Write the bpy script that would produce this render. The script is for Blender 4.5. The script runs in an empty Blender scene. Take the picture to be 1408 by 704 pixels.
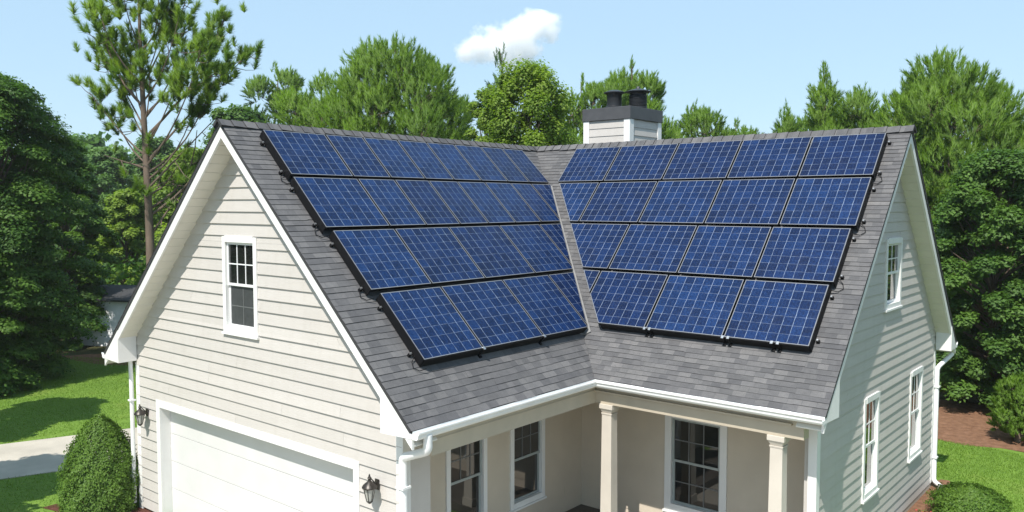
import bpy, bmesh, math, random
import numpy as np
from mathutils import Vector, Matrix

rad = math.radians
S = bpy.context.scene
COL = S.collection

# ------------------------------------------------------------------ camera
F_PX, YAW, PITCH = 1134.378, -0.695269, 0.062898        # focal length in pixels of a 1408 px wide frame
CAM = Vector((11.5713, -6.9100, 5.7428))
FW = Vector((math.sin(YAW)*math.cos(PITCH), math.cos(YAW)*math.cos(PITCH), -math.sin(PITCH)))
RT = Vector((math.cos(YAW), -math.sin(YAW), 0))
UP = RT.cross(FW)
cd = bpy.data.cameras.new('camera')
cam = bpy.data.objects.new('camera', cd); COL.objects.link(cam)
cd.sensor_width = 36; cd.lens = 36*F_PX/1408
cd.clip_start = 0.1; cd.clip_end = 6000
cam.matrix_world = Matrix(((RT.x, UP.x, -FW.x, CAM.x), (RT.y, UP.y, -FW.y, CAM.y), (RT.z, UP.z, -FW.z, CAM.z), (0, 0, 0, 1)))
S.camera = cam

# ------------------------------------------------------------------ sky, sun, exposure
SUN_EL, SUN_AZ = 55.0, 166.0                              # azimuth clockwise from +Y
SUN_STR, SKY_STR, EXPOSURE = 4.4, 0.125, 0.62
w = bpy.data.worlds.new('World'); S.world = w; w.use_nodes = True
nt = w.node_tree
bg = nt.nodes['Background']
sky = nt.nodes.new('ShaderNodeTexSky'); sky.sky_type = 'NISHITA'; sky.sun_disc = False
sky.sun_elevation = rad(SUN_EL); sky.sun_rotation = rad(SUN_AZ)
sky.air_density = 1.0; sky.dust_density = 0.5; sky.ozone_density = 1.0; sky.altitude = 0
veil = nt.nodes.new('ShaderNodeMix'); veil.data_type = 'RGBA'                  # thin even summer haze high in the air
veil.inputs['Factor'].default_value = 0.76; veil.inputs[7].default_value = (2.78, 4.05, 5.15, 1)
nt.links.new(sky.outputs[0], veil.inputs[6]); nt.links.new(veil.outputs[2], bg.inputs[0]); bg.inputs[1].default_value = SKY_STR
sd = bpy.data.lights.new('sun', 'SUN'); sd.energy = SUN_STR; sd.angle = rad(0.5); sd.color = (1, 0.955, 0.89)
sun = bpy.data.objects.new('sun', sd); COL.objects.link(sun)
SV = Vector((math.sin(rad(SUN_AZ))*math.cos(rad(SUN_EL)), math.cos(rad(SUN_AZ))*math.cos(rad(SUN_EL)), math.sin(rad(SUN_EL))))
sun.rotation_euler = SV.to_track_quat('Z', 'Y').to_euler()
vs = S.view_settings
S.display_settings.display_device = 'sRGB'
vs.view_transform = 'Standard'; vs.look = 'None'; vs.gamma = 1; vs.use_curve_mapping = False; vs.exposure = EXPOSURE
S.cycles.max_bounces = 8; S.cycles.transparent_max_bounces = 8; S.cycles.volume_bounces = 16; S.cycles.max_bounces = 16; S.cycles.diffuse_bounces = 5

# ------------------------------------------------------------------ materials
def newmat(name):
    m = bpy.data.materials.new(name); m.use_nodes = True
    t = m.node_tree; b = t.nodes['Principled BSDF']
    return m, t, b
def ramp(t, fac, stops):
    r = t.nodes.new('ShaderNodeValToRGB')
    e = r.color_ramp.elements
    e[0].position, e[0].color = stops[0][0], (*stops[0][1], 1)
    e[1].position, e[1].color = stops[-1][0], (*stops[-1][1], 1)
    for p, c in stops[1:-1]:
        x = e.new(p); x.color = (*c, 1)
    t.links.new(fac, r.inputs[0]); return r.outputs[0]
def noise(t, scale, detail=4, vec=None, rough=0.55, stretch=None):
    n = t.nodes.new('ShaderNodeTexNoise'); n.inputs['Scale'].default_value = scale
    n.inputs['Detail'].default_value = detail; n.inputs['Roughness'].default_value = rough
    if vec is None:
        tc = t.nodes.new('ShaderNodeTexCoord'); vec = tc.outputs['Object']
    if stretch:
        mp = t.nodes.new('ShaderNodeMapping'); mp.inputs['Scale'].default_value = stretch
        t.links.new(vec, mp.inputs[0]); vec = mp.outputs[0]
    t.links.new(vec, n.inputs['Vector']); return n.outputs['Fac']
def bump(t, b, h, strength, dist=0.01):
    n = t.nodes.new('ShaderNodeBump'); n.inputs['Strength'].default_value = strength; n.inputs['Distance'].default_value = dist
    t.links.new(h, n.inputs['Height']); t.links.new(n.outputs[0], b.inputs['Normal'])
def mixc(t, fac, a, c, mode='MIX'):
    m = t.nodes.new('ShaderNodeMix'); m.data_type = 'RGBA'; m.blend_type = mode
    for s, v in ((m.inputs['Factor'], fac), (m.inputs[6], a), (m.inputs[7], c)):
        if isinstance(v, (int, float)): s.default_value = v
        elif isinstance(v, tuple): s.default_value = (*v, 1)
        else: t.links.new(v, s)
    return m.outputs[2]
def mth(t, op, a, b=None, c=None):
    m = t.nodes.new('ShaderNodeMath'); m.operation = op
    for k, v in enumerate((a, b, c)):
        if v is None: continue
        if isinstance(v, (int, float)): m.inputs[k].default_value = v
        else: t.links.new(v, m.inputs[k])
    return m.outputs[0]
def plain(name, col, rough=0.5, var=0.12, scale=6, bmp=0.0, bscale=60, metal=0, spec=0.5, stretch=None):
    m, t, b = newmat(name)
    f = noise(t, scale, 5, stretch=stretch)
    lo = tuple(max(0, c*(1-var)) for c in col); hi = tuple(min(1, c*(1+var)) for c in col)
    t.links.new(ramp(t, f, [(0.3, lo), (0.7, hi)]), b.inputs['Base Color'])
    b.inputs['Roughness'].default_value = rough; b.inputs['Metallic'].default_value = metal
    b.inputs['Specular IOR Level'].default_value = spec
    if bmp: bump(t, b, noise(t, bscale, 3), bmp, 0.005)
    return m
M = {}
def sidingmat():
    m, t, b = newmat('painted_lap_siding')
    gi = t.nodes.new('ShaderNodeNewGeometry')
    c = ramp(t, noise(t, 1.1, 5, rough=0.65, stretch=(1, 1, 5)), [(0.3, (0.474, 0.445, 0.414)), (0.7, (0.502, 0.472, 0.440))])
    c = mixc(t, 1.0, c, ramp(t, gi.outputs['Random Per Island'], [(0.0, (0.965, 0.965, 0.96)), (1.0, (1.02, 1.02, 1.02))]), 'MULTIPLY')
    st = noise(t, 2.3, 6, rough=0.75, stretch=(2.6, 2.6, 0.5))                    # faint weather streaks
    c = mixc(t, 0.35, c, ramp(t, st, [(0.30, (0.82, 0.81, 0.78)), (0.52, (1, 1, 1))]), 'MULTIPLY')
    t.links.new(c, b.inputs['Base Color']); b.inputs['Roughness'].default_value = 0.55
    bump(t, b, noise(t, 30, 4, stretch=(0.25, 0.25, 3)), 0.3, 0.006); return m
M['siding'] = sidingmat()
M['porch_wall'] = plain('porch_siding', (0.54, 0.47, 0.375), 0.6, 0.05, 2, 0.15, 40)
M['beam'] = plain('tan_beam_paint', (0.43, 0.375, 0.29), 0.5, 0.07, 3)
M['column'] = plain('cream_column_paint', (0.52, 0.475, 0.41), 0.5, 0.06, 3, 0.1, 30)
M['trim'] = plain('white_trim_paint', (0.72, 0.715, 0.695), 0.45, 0.07, 2.2, 0.12, 30, stretch=(1, 1, 0.4))
M['gutter'] = plain('white_gutter_metal', (0.74, 0.745, 0.735), 0.35, 0.08, 2.5)
M['door'] = plain('white_garage_door', (0.58, 0.575, 0.56), 0.45, 0.04, 2, 0.1, 90)
M['soffit'] = plain('soffit_paint', (0.66, 0.635, 0.57), 0.55, 0.05, 3)
M['black'] = plain('black_anodised', (0.005, 0.005, 0.006), 0.6, 0.2, 9, spec=0.2)
M['lip'] = plain('frame_lip_metal', (0.27, 0.27, 0.28), 0.32, 0.1, 20, metal=0.5)
M['alu'] = plain('clamp_metal', (0.55, 0.55, 0.55), 0.35, 0.15, 20, metal=0.9)
M['flash'] = plain('valley_metal', (0.20, 0.198, 0.195), 0.6, 0.18, 9, 0.2, 40)
M['capmetal'] = plain('dark_cap_metal', (0.062, 0.062, 0.066), 0.5, 0.15, 5)
M['flue'] = plain('black_flue_metal', (0.016, 0.017, 0.02), 0.42, 0.25, 8)
M['bronze'] = plain('bronze_lantern', (0.035, 0.03, 0.026), 0.4, 0.3, 20, metal=0.4)
M['deck'] = plain('roof_edge', (0.03, 0.03, 0.032), 0.8, 0.2, 9)
M['concrete'] = plain('concrete', (0.41, 0.375, 0.315), 0.85, 0.14, 1.3, 0.3, 60)
M['porchfloor'] = plain('porch_floor', (0.10, 0.085, 0.07), 0.7, 0.2, 3)
M['screen'] = plain('insect_screen', (0.040, 0.043, 0.044), 0.6, 0.15, 12)
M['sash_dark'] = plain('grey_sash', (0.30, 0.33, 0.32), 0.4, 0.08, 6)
M['sash_white'] = plain('white_sash', (0.72, 0.73, 0.72), 0.35, 0.05, 6)
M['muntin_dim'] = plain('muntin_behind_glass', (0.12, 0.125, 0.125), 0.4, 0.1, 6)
M['bark'] = plain('pine_bark', (0.13, 0.095, 0.07), 0.9, 0.35, 5, 0.6, 14, stretch=(1, 1, 0.25))
M['bark_light'] = plain('grey_bark', (0.20, 0.165, 0.135), 0.9, 0.3, 5, 0.6, 14, stretch=(1, 1, 0.25))
M['lantern_glass'] = plain('lantern_glass', (0.35, 0.35, 0.32), 0.1, 0.1, 9)
M['shedwall'] = plain('shed_white_boards', (0.80, 0.81, 0.82), 0.5, 0.05, 3)

def glass():
    m, t, b = newmat('window_glass')
    f = noise(t, 1.3, 2)
    t.links.new(ramp(t, f, [(0.35, (0.006, 0.007, 0.007)), (0.7, (0.02, 0.022, 0.02))]), b.inputs['Base Color'])
    b.inputs['Roughness'].default_value = 0.03; b.inputs['IOR'].default_value = 1.6
    b.inputs['Coat Weight'].default_value = 0.6; b.inputs['Coat Roughness'].default_value = 0.02
    bump(t, b, noise(t, 2.2, 1), 0.06, 0.02)
    return m
M['glass'] = glass()

def shingles():
    m, t, b = newmat('asphalt_shingles')
    uv = t.nodes.new('ShaderNodeUVMap').outputs[0]
    br = t.nodes.new('ShaderNodeTexBrick'); t.links.new(uv, br.inputs['Vector'])
    br.offset = 0.37; br.offset_frequency = 2; br.squash = 0.72; br.squash_frequency = 3
    br.inputs['Scale'].default_value = 1; br.inputs['Brick Width'].default_value = 0.20; br.inputs['Row Height'].default_value = 0.15
    br.inputs['Mortar Size'].default_value = 0.003; br.inputs['Mortar Smooth'].default_value = 0.3; br.inputs['Bias'].default_value = 0
    br.inputs['Color1'].default_value = (0, 0, 0, 1); br.inputs['Color2'].default_value = (1, 1, 1, 1); br.inputs['Mortar'].default_value = (0.15, 0.15, 0.15, 1)
    n1 = noise(t, 1.1, 5, uv); n2 = noise(t, 160, 2, uv, 0.7); n3 = noise(t, 14, 3, uv)
    base = ramp(t, br.outputs['Color'], [(0.0, (0.092, 0.092, 0.097)), (0.5, (0.115, 0.114, 0.118)), (1.0, (0.145, 0.143, 0.145))])
    c = mixc(t, 0.6, base, ramp(t, n1, [(0.3, (0.80, 0.80, 0.82)), (0.7, (1.12, 1.1, 1.08))]), 'MULTIPLY')
    c = mixc(t, 0.75, c, ramp(t, n2, [(0.3, (0.5, 0.5, 0.5)), (0.72, (1.5, 1.48, 1.45))]), 'MULTIPLY')
    n4 = noise(t, 1.0, 5, uv, 0.65, (1.6, 0.18, 1))                           # long rain streaks down the slope
    c = mixc(t, 0.45, c, ramp(t, n4, [(0.32, (0.72, 0.73, 0.72)), (0.6, (1.06, 1.06, 1.06))]), 'MULTIPLY')
    c = mixc(t, 0.4, c, ramp(t, n3, [(0.3, (0.75, 0.75, 0.77)), (0.7, (1.2, 1.2, 1.18))]), 'MULTIPLY')
    t.links.new(c, b.inputs['Base Color']); b.inputs['Roughness'].default_value = 0.9
    b.inputs['Specular IOR Level'].default_value = 0.25
    h = mth(t, 'ADD', mth(t, 'MULTIPLY', br.outputs['Color'], 0.8), mth(t, 'MULTIPLY', n2, 0.5))
    bump(t, b, h, 0.55, 0.008)
    return m
M['shingle'] = shingles()

def solar():
    m, t, b = newmat('solar_cells')
    uv = t.nodes.new('ShaderNodeUVMap').outputs[0]            # one unit per cell
    sp = t.nodes.new('ShaderNodeSeparateXYZ'); t.links.new(uv, sp.inputs[0])
    def dist(v):
        f = mth(t, 'FRACT', v); return mth(t, 'ABSOLUTE', mth(t, 'SUBTRACT', f, 0.5))      # .5 at the cell border
    wob = mth(t, 'MULTIPLY', mth(t, 'SUBTRACT', noise(t, 1.6, 3, uv), 0.5), 0.10)
    du = dist(mth(t, 'ADD', sp.outputs[0], wob)); dv = dist(mth(t, 'ADD', sp.outputs[1], wob))
    lu = mth(t, 'SMOOTH_MIN', 1.0, mth(t, 'MAXIMUM', 0.0, mth(t, 'MULTIPLY', mth(t, 'SUBTRACT', du, 0.470), 45)), 0.05)
    lv = mth(t, 'SMOOTH_MIN', 0.5, mth(t, 'MAXIMUM', 0.0, mth(t, 'MULTIPLY', mth(t, 'SUBTRACT', dv, 0.477), 45)), 0.05)
    lines = mth(t, 'MAXIMUM', lu, lv)
    # thin bus bars
    bb = mth(t, 'ABSOLUTE', mth(t, 'SUBTRACT', mth(t, 'FRACT', mth(t, 'MULTIPLY', sp.outputs[0], 3.0)), 0.5))
    bus = mth(t, 'MULTIPLY', mth(t, 'GREATER_THAN', bb, 0.455), 0.10)
    vo = t.nodes.new('ShaderNodeTexVoronoi'); t.links.new(uv, vo.inputs['Vector']); vo.inputs['Scale'].default_value = 7
    wn = t.nodes.new('ShaderNodeTexWhiteNoise'); wn.noise_dimensions = '2D'
    fl = t.nodes.new('ShaderNodeVectorMath'); fl.operation = 'FLOOR'; t.links.new(uv, fl.inputs[0]); t.links.new(fl.outputs[0], wn.inputs['Vector'])
    cell = ramp(t, mth(t, 'ADD', mth(t, 'MULTIPLY', vo.outputs['Color'], 0.55), mth(t, 'MULTIPLY', wn.outputs['Value'], 0.45)),
                [(0.15, (0.0016, 0.0095, 0.042)), (0.5, (0.0030, 0.0170, 0.072)), (0.9, (0.0075, 0.0330, 0.122))])
    oi = t.nodes.new('ShaderNodeObjectInfo')
    cell = mixc(t, 1.0, cell, ramp(t, oi.outputs['Random'], [(0.0, (0.50, 0.56, 0.64)), (0.5, (0.72, 0.76, 0.78)), (1.0, (0.96, 0.96, 0.92))]), 'MULTIPLY')
    c = mixc(t, bus, cell, (0.10, 0.15, 0.27))
    ln = mth(t, 'MULTIPLY', lines, ramp_fac(t, noise(t, 1.7, 4, uv, 0.7), 0.36, 0.64, 0.25, 1.0))
    c = mixc(t, ln, c, (0.30, 0.36, 0.46))
    tcw = t.nodes.new('ShaderNodeTexCoord')
    dust = noise(t, 1.4, 7, tcw.outputs['Object'], 0.7)
    c = mixc(t, ramp_fac(t, dust, 0.55, 0.85, 0.0, 0.05), c, (0.25, 0.27, 0.30))
    t.links.new(ramp_fac(t, dust, 0.35, 0.7, 0.10, 0.42), b.inputs['Coat Roughness'])
    t.links.new(c, b.inputs['Base Color'])
    b.inputs['Roughness'].default_value = 0.45; b.inputs['Specular IOR Level'].default_value = 0.12
    b.inputs['Coat Weight'].default_value = 0.22
    bump(t, b, noise(t, 9, 3, uv), 0.06, 0.01)
    return m
def ramp_fac(t, f, a, b_, lo, hi):
    n = t.nodes.new('ShaderNodeMapRange'); t.links.new(f, n.inputs[0])
    for k, v in zip((1, 2, 3, 4), (a, b_, lo, hi)): n.inputs[k].default_value = v
    return n.outputs[0]
M['solar'] = solar()

def foliage(name, dark, light, trans=0.3, rough=0.55):
    m, t, b = newmat(name)
    at = t.nodes.new('ShaderNodeAttribute'); at.attribute_name = 'tint'
    gi = t.nodes.new('ShaderNodeNewGeometry')
    f = mth(t, 'ADD', mth(t, 'MULTIPLY', at.outputs['Fac'], 0.7), mth(t, 'MULTIPLY', gi.outputs['Random Per Island'], 0.3))
    c = ramp(t, f, [(0.05, dark), (0.95, light)])
    t.links.new(c, b.inputs['Base Color']); b.inputs['Roughness'].default_value = rough
    b.inputs['Specular IOR Level'].default_value = 0.3
    tr = t.nodes.new('ShaderNodeBsdfTranslucent')
    t.links.new(mixc(t, 1.0, c, (1.15, 1.25, 0.6), 'MULTIPLY'), tr.inputs[0])
    ms = t.nodes.new('ShaderNodeMixShader'); ms.inputs[0].default_value = trans
    t.links.new(b.outputs[0], ms.inputs[1]); t.links.new(tr.outputs[0], ms.inputs[2])
    t.links.new(ms.outputs[0], t.nodes['Material Output'].inputs[0])
    return m
M['needle'] = foliage('pine_needles', (0.080, 0.160, 0.020), (0.200, 0.325, 0.045), 0.46)
M['needle_blue'] = foliage('bluish_needles', (0.04, 0.095, 0.035), (0.11, 0.20, 0.06), 0.35)
M['needle_tall'] = foliage('tall_pine_needles', (0.070, 0.150, 0.026), (0.220, 0.320, 0.050), 0.45)
M['leaf'] = foliage('broad_leaves', (0.040, 0.100, 0.016), (0.125, 0.230, 0.036), 0.4)
M['leaf_light'] = foliage('light_leaves', (0.120, 0.205, 0.022), (0.270, 0.375, 0.055), 0.5)
M['leaf_dark'] = foliage('dark_leaves', (0.036, 0.095, 0.015), (0.140, 0.255, 0.036), 0.42)
M['leaf_bush'] = foliage('shrub_leaves', (0.050, 0.115, 0.014), (0.140, 0.240, 0.032), 0.32)
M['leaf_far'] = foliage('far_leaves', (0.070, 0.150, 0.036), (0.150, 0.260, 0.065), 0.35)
M['grassblade'] = foliage('grass_blades', (0.105, 0.195, 0.022), (0.185, 0.295, 0.038), 0.35)

def lawnmat():
    m, t, b = newmat('lawn_grass')
    n1 = noise(t, 0.45, 6, rough=0.65); n2 = noise(t, 9, 5, rough=0.7)
    c = ramp(t, n1, [(0.28, (0.092, 0.170, 0.024)), (0.55, (0.128, 0.218, 0.034)), (0.75, (0.175, 0.230, 0.050))])
    c = mixc(t, 0.7, c, ramp(t, n2, [(0.3, (0.6, 0.65, 0.5)), (0.7, (1.25, 1.2, 1.1))]), 'MULTIPLY')
    t.links.new(c, b.inputs['Base Color']); b.inputs['Roughness'].default_value = 0.85; b.inputs['Specular IOR Level'].default_value = 0.2
    bump(t, b, n2, 0.3, 0.03); return m
M['lawn'] = lawnmat()
def earth(name, c1, c2, scale=7):
    m, t, b = newmat(name)
    n = noise(t, scale, 8, rough=0.7)
    t.links.new(ramp(t, n, [(0.3, c1), (0.72, c2)]), b.inputs['Base Color']); b.inputs['Roughness'].default_value = 0.95
    b.inputs['Specular IOR Level'].default_value = 0.1
    bump(t, b, noise(t, scale*3, 6, rough=0.75), 0.9, 0.04); return m
M['forest_floor'] = earth('forest_floor', (0.035, 0.040, 0.016), (0.085, 0.075, 0.035), 2)
M['mulch'] = earth('pine_straw', (0.12, 0.062, 0.036), (0.28, 0.155, 0.095), 6)
M['redmulch'] = earth('red_mulch', (0.06, 0.025, 0.018), (0.16, 0.07, 0.05), 10)

# ------------------------------------------------------------------ mesh builder
class MB:
    def __init__(s): s.v, s.f, s.m, s.uv = [], [], [], []
    def poly(s, pts, mat=0, uv=None):
        k = len(s.v); s.v += [tuple(p) for p in pts]; s.f.append(tuple(range(k, k+len(pts)))); s.m.append(mat)
        s.uv.append(uv if uv else [(0, 0)]*len(pts))
    def mesh(s, verts, faces, mat=0):
        k = len(s.v); s.v += [tuple(p) for p in verts]
        for f in faces: s.f.append(tuple(i+k for i in f)); s.m.append(mat); s.uv.append([(0, 0)]*len(f))
    def box(s, x0, x1, y0, y1, z0, z1, mat=0, T=None):
        vs_ = [(x, y, z) for x in (x0, x1) for y in (y0, y1) for z in (z0, z1)]
        if T: vs_ = [T(*p) for p in vs_]
        s.mesh(vs_, [(0, 1, 3, 2), (4, 6, 7, 5), (0, 4, 5, 1), (2, 3, 7, 6), (0, 2, 6, 4), (1, 5, 7, 3)], mat)
    def prism(s, bottom, top, mat=0):
        n = len(bottom)
        s.mesh(list(bottom)+list(top), [tuple(range(n))[::-1], tuple(range(n, 2*n))]+[(i, (i+1) % n, n+(i+1) % n, n+i) for i in range(n)], mat)
    def tube(s, pts, radii, n=8, mat=0, caps=True):
        pts = [Vector(p) for p in pts]
        if isinstance(radii, (int, float)): radii = [radii]*len(pts)
        vs_, a = [], None
        for i, p in enumerate(pts):
            d = (pts[min(i+1, len(pts)-1)]-pts[max(i-1, 0)]).normalized()
            if a is None: a = d.orthogonal().normalized()
            else: a = (a-d*a.dot(d)).normalized()
            b = d.cross(a)
            for k in range(n):
                q = 2*math.pi*k/n; vs_.append(p+(a*math.cos(q)+b*math.sin(q))*radii[i])
        fs = [(i*n+k, i*n+(k+1) % n, (i+1)*n+(k+1) % n, (i+1)*n+k) for i in range(len(pts)-1) for k in range(n)]
        if caps: fs += [tuple(range(n))[::-1], tuple(range((len(pts)-1)*n, len(pts)*n))]
        s.mesh(vs_, fs, mat)
    def lathe(s, prof, c, n=20, mat=0):
        vs_ = [(c[0]+r*math.cos(2*math.pi*k/n), c[1]+r*math.sin(2*math.pi*k/n), c[2]+z) for r, z in prof for k in range(n)]
        fs = [(i*n+k, i*n+(k+1) % n, (i+1)*n+(k+1) % n, (i+1)*n+k) for i in range(len(prof)-1) for k in range(n)]
        fs += [tuple(range(n))[::-1], tuple(range((len(prof)-1)*n, len(prof)*n))]
        s.mesh(vs_, fs, mat)
    def sweep(s, prof, path, mat=0):                          # prof: list of (side, up); path: list of (point, sidevec)
        n = len(prof); vs_ = []
        for p, sv in path:
            for a, z in prof: vs_.append((p[0]+sv[0]*a, p[1]+sv[1]*a, p[2]+z))
        fs = [(i*n+k, i*n+(k+1) % n, (i+1)*n+(k+1) % n, (i+1)*n+k) for i in range(len(path)-1) for k in range(n)]
        fs += [tuple(range(n))[::-1], tuple(range((len(path)-1)*n, len(path)*n))]
        s.mesh(vs_, fs, mat)
    def build(s, name, mats, parent=None, smooth=False, bevel=0, loc=None):
        me = bpy.data.meshes.new(name); me.from_pydata(s.v, [], s.f)
        for m in (mats if isinstance(mats, (list, tuple)) else [mats]): me.materials.append(M[m] if isinstance(m, str) else m)
        me.polygons.foreach_set('material_index', s.m)
        ul = me.uv_layers.new(name='UVMap')
        ul.data.foreach_set('uv', [c for f in s.uv for p in f for c in p])
        bm = bmesh.new(); bm.from_mesh(me); bmesh.ops.recalc_face_normals(bm, faces=bm.faces); bm.to_mesh(me); bm.free()
        if smooth:
            me.polygons.foreach_set('use_smooth', [True]*len(me.polygons))
            me.set_sharp_from_angle(angle=rad(40))
        o = bpy.data.objects.new(name, me); COL.objects.link(o)
        if parent: o.parent = parent
        if loc is not None: o.location = loc
        if bevel:
            bv = o.modifiers.new('bevel', 'BEVEL'); bv.width = bevel; bv.segments = 2; bv.limit_method = 'ANGLE'
        return o
def empty(name, loc, rz=0):
    o = bpy.data.objects.new(name, None); COL.objects.link(o); o.location = loc; o.rotation_euler = (0, 0, rz)
    o.empty_display_size = 0.2; return o
def tag(o, label=None, cat=None, group=None, kind=None):
    if label: o['label'] = label
    if cat: o['category'] = cat
    if group: o['group'] = group
    if kind: o['kind'] = kind
    return o

# ------------------------------------------------------------------ the house: main dimensions (metres, ground at z = 0)
W, W2, D, L = 4.2, 3.805, 7.793, 7.857          # half spans of the two wings, ridge position, right gable end
HE, HR = 2.95, 7.008                            # eave and ridge heights
RISE = HR-HE
SL, SR = math.hypot(RISE, W), math.hypot(RISE, W2)
YF, XR = 0.36, 7.557                            # front gable wall, right gable wall
XI, YI = 2.9, 5.5                               # recessed porch walls
house = empty('house', (0, 0, 0))
tag(house, 'pale grey two storey house with white trim and intersecting gable roofs carrying solar panels', 'house')

# slope maps: t along the ridge, s down the slope from the ridge, h out of the roof
nL = Vector((RISE, 0, W)).normalized(); dL = Vector((W, 0, -RISE)).normalized()
nR = Vector((0, -RISE, W2)).normalized(); dR = Vector((0, -W2, -RISE)).normalized()
def PL(t, s, h): return Vector((0, t, HR))+dL*s+nL*h
def PR(t, s, h): return Vector((t, D, HR))+dR*s+nR*h
nLb = Vector((-RISE, 0, W)).normalized(); dLb = Vector((-W, 0, -RISE)).normalized()
nRb = Vector((0, RISE, W2)).normalized(); dRb = Vector((0, W2, -RISE)).normalized()
def PLb(t, s, h): return Vector((0, t, HR))+dLb*s+nLb*h
def PRb(t, s, h): return Vector((t, D, HR))+dRb*s+nRb*h
kL, kR = W2/SL, W/SR                            # how the valley runs over each slope per metre of slope
rnd = random.Random(5)

# --- shingle courses, each one lapping over the next
roof = MB()
def courses(P, smax, t0, t1, ex=0.147):
    n = round(smax/ex); e = smax/n
    for i in range(n):
        sa, sb = i*e, (i+1)*e+(0.012 if i == n-1 else 0)
        a0, a1, b0, b1 = t0(sa), t1(sa), t0(sb), t1(sb)
        du = rnd.uniform(0, 7); row = 0.15*i
        segs = max(1, int(abs(b1-b0)/0.45))
        for k in range(segs):                              # long strips with a slightly uneven butt edge
            f0, f1 = k/segs, (k+1)/segs
            ta0, ta1 = a0+(a1-a0)*f0, a0+(a1-a0)*f1
            tb0, tb1 = b0+(b1-b0)*f0, b0+(b1-b0)*f1
            h = 0.009+rnd.uniform(-0.003, 0.004); sj = sb+rnd.uniform(-0.007, 0.007)
            roof.poly([P(ta0, sa-0.01, 0.001), P(ta1, sa-0.01, 0.001), P(tb1, sj, h), P(tb0, sj, h)], 0,
                      [(ta0+du, row+0.002), (ta1+du, row+0.002), (tb1+du, row+0.148), (tb0+du, row+0.148)])
            roof.poly([P(tb0, sj, h), P(tb1, sj, h), P(tb1, sj, -0.002), P(tb0, sj, -0.002)], 1)
courses(PL, SL, lambda s: -0.02, lambda s: D-kL*s, 0.108)
courses(PR, SR, lambda s: kR*s, lambda s: L+0.02, 0.088)
courses(PLb, SL, lambda s: -0.02, lambda s: D+kL*s)
courses(PRb, SR, lambda s: -kR*s, lambda s: L+0.02)
TH = 0.05
def slab(P, pts): roof.prism([P(t, s, -TH) for t, s in pts], [P(t, s, -0.003) for t, s in pts], 1)
slab(PL, [(-0.015, 0.03), (D, 0.03), (D-kL*SL, SL), (-0.015, SL)])
slab(PR, [(0, 0.03), (L+0.015, 0.03), (L+0.015, SR), (kR*SR, SR)])
slab(PLb, [(-0.015, 0.03), (D, 0.03), (D+kL*SL, SL), (-0.015, SL)])
slab(PRb, [(0, 0.03), (L+0.015, 0.03), (L+0.015, SR), (-kR*SR, SR)])
roof_o = roof.build('roof', ['shingle', 'deck'], house)
# ridge caps
rc = MB()
def caps(Pa, Pb, t0, t1, ex=0.21):
    n = int(abs(t1-t0)/ex)
    for i in range(n):
        a, b = t0+(t1-t0)*i/n, t0+(t1-t0)*(i+1.12)/n
        du = rnd.uniform(0, 9); hw = 0.15+rnd.uniform(-0.012, 0.012)
        h0, h1 = 0.026, 0.042+rnd.uniform(0, 0.006)
        for P in (Pa, Pb):
            rc.poly([P(a, 0, h0), P(b, 0, h1), P(b, hw, h1), P(a, hw, h0)], 0, [(du, 0.01), (du+.28, 0.01), (du+.28, .14), (du, .14)])
            rc.poly([P(a, hw, h0), P(b, hw, h1), P(b, hw, 0.0), P(a, hw, 0.0)], 1)
            rc.poly([P(b, 0, h1), P(b, hw, h1), P(b, hw, 0.005), P(b, 0, 0.005)], 1)
caps(PL, PLb, D+0.1, -0.03); caps(PR, PRb, -0.1, L+0.03)
rc.build('ridge_cap', ['shingle', 'deck'], roof_o)
# valley flashing: bent strip lying in the valley, with its raised centre rib
vf = MB()
v0, v1 = [Vector((x, D-x*W2/W, HR-x*RISE/W)) for x in (1.0, 3.62)]
vd = (v1-v0).normalized(); aL = (nL.cross(vd)).normalized(); aR = (vd.cross(nR)).normalized()
if aL.x > 0: aL = -aL
if aR.x < 0: aR = -aR
for side, nn in ((aL, nL), (aR, nR)):
    for a, b_, h in ((0.0, 0.15, 0.03),):
        vf.prism([v0+side*a+nn*0.012, v1+side*a+nn*0.012, v1+side*b_+nn*0.012, v0+side*b_+nn*0.012],
                 [v0+side*a+nn*h, v1+side*a+nn*h, v1+side*b_+nn*h, v0+side*b_+nn*h])
vf.build('valley_flashing', ['flash'], roof_o)

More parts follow.
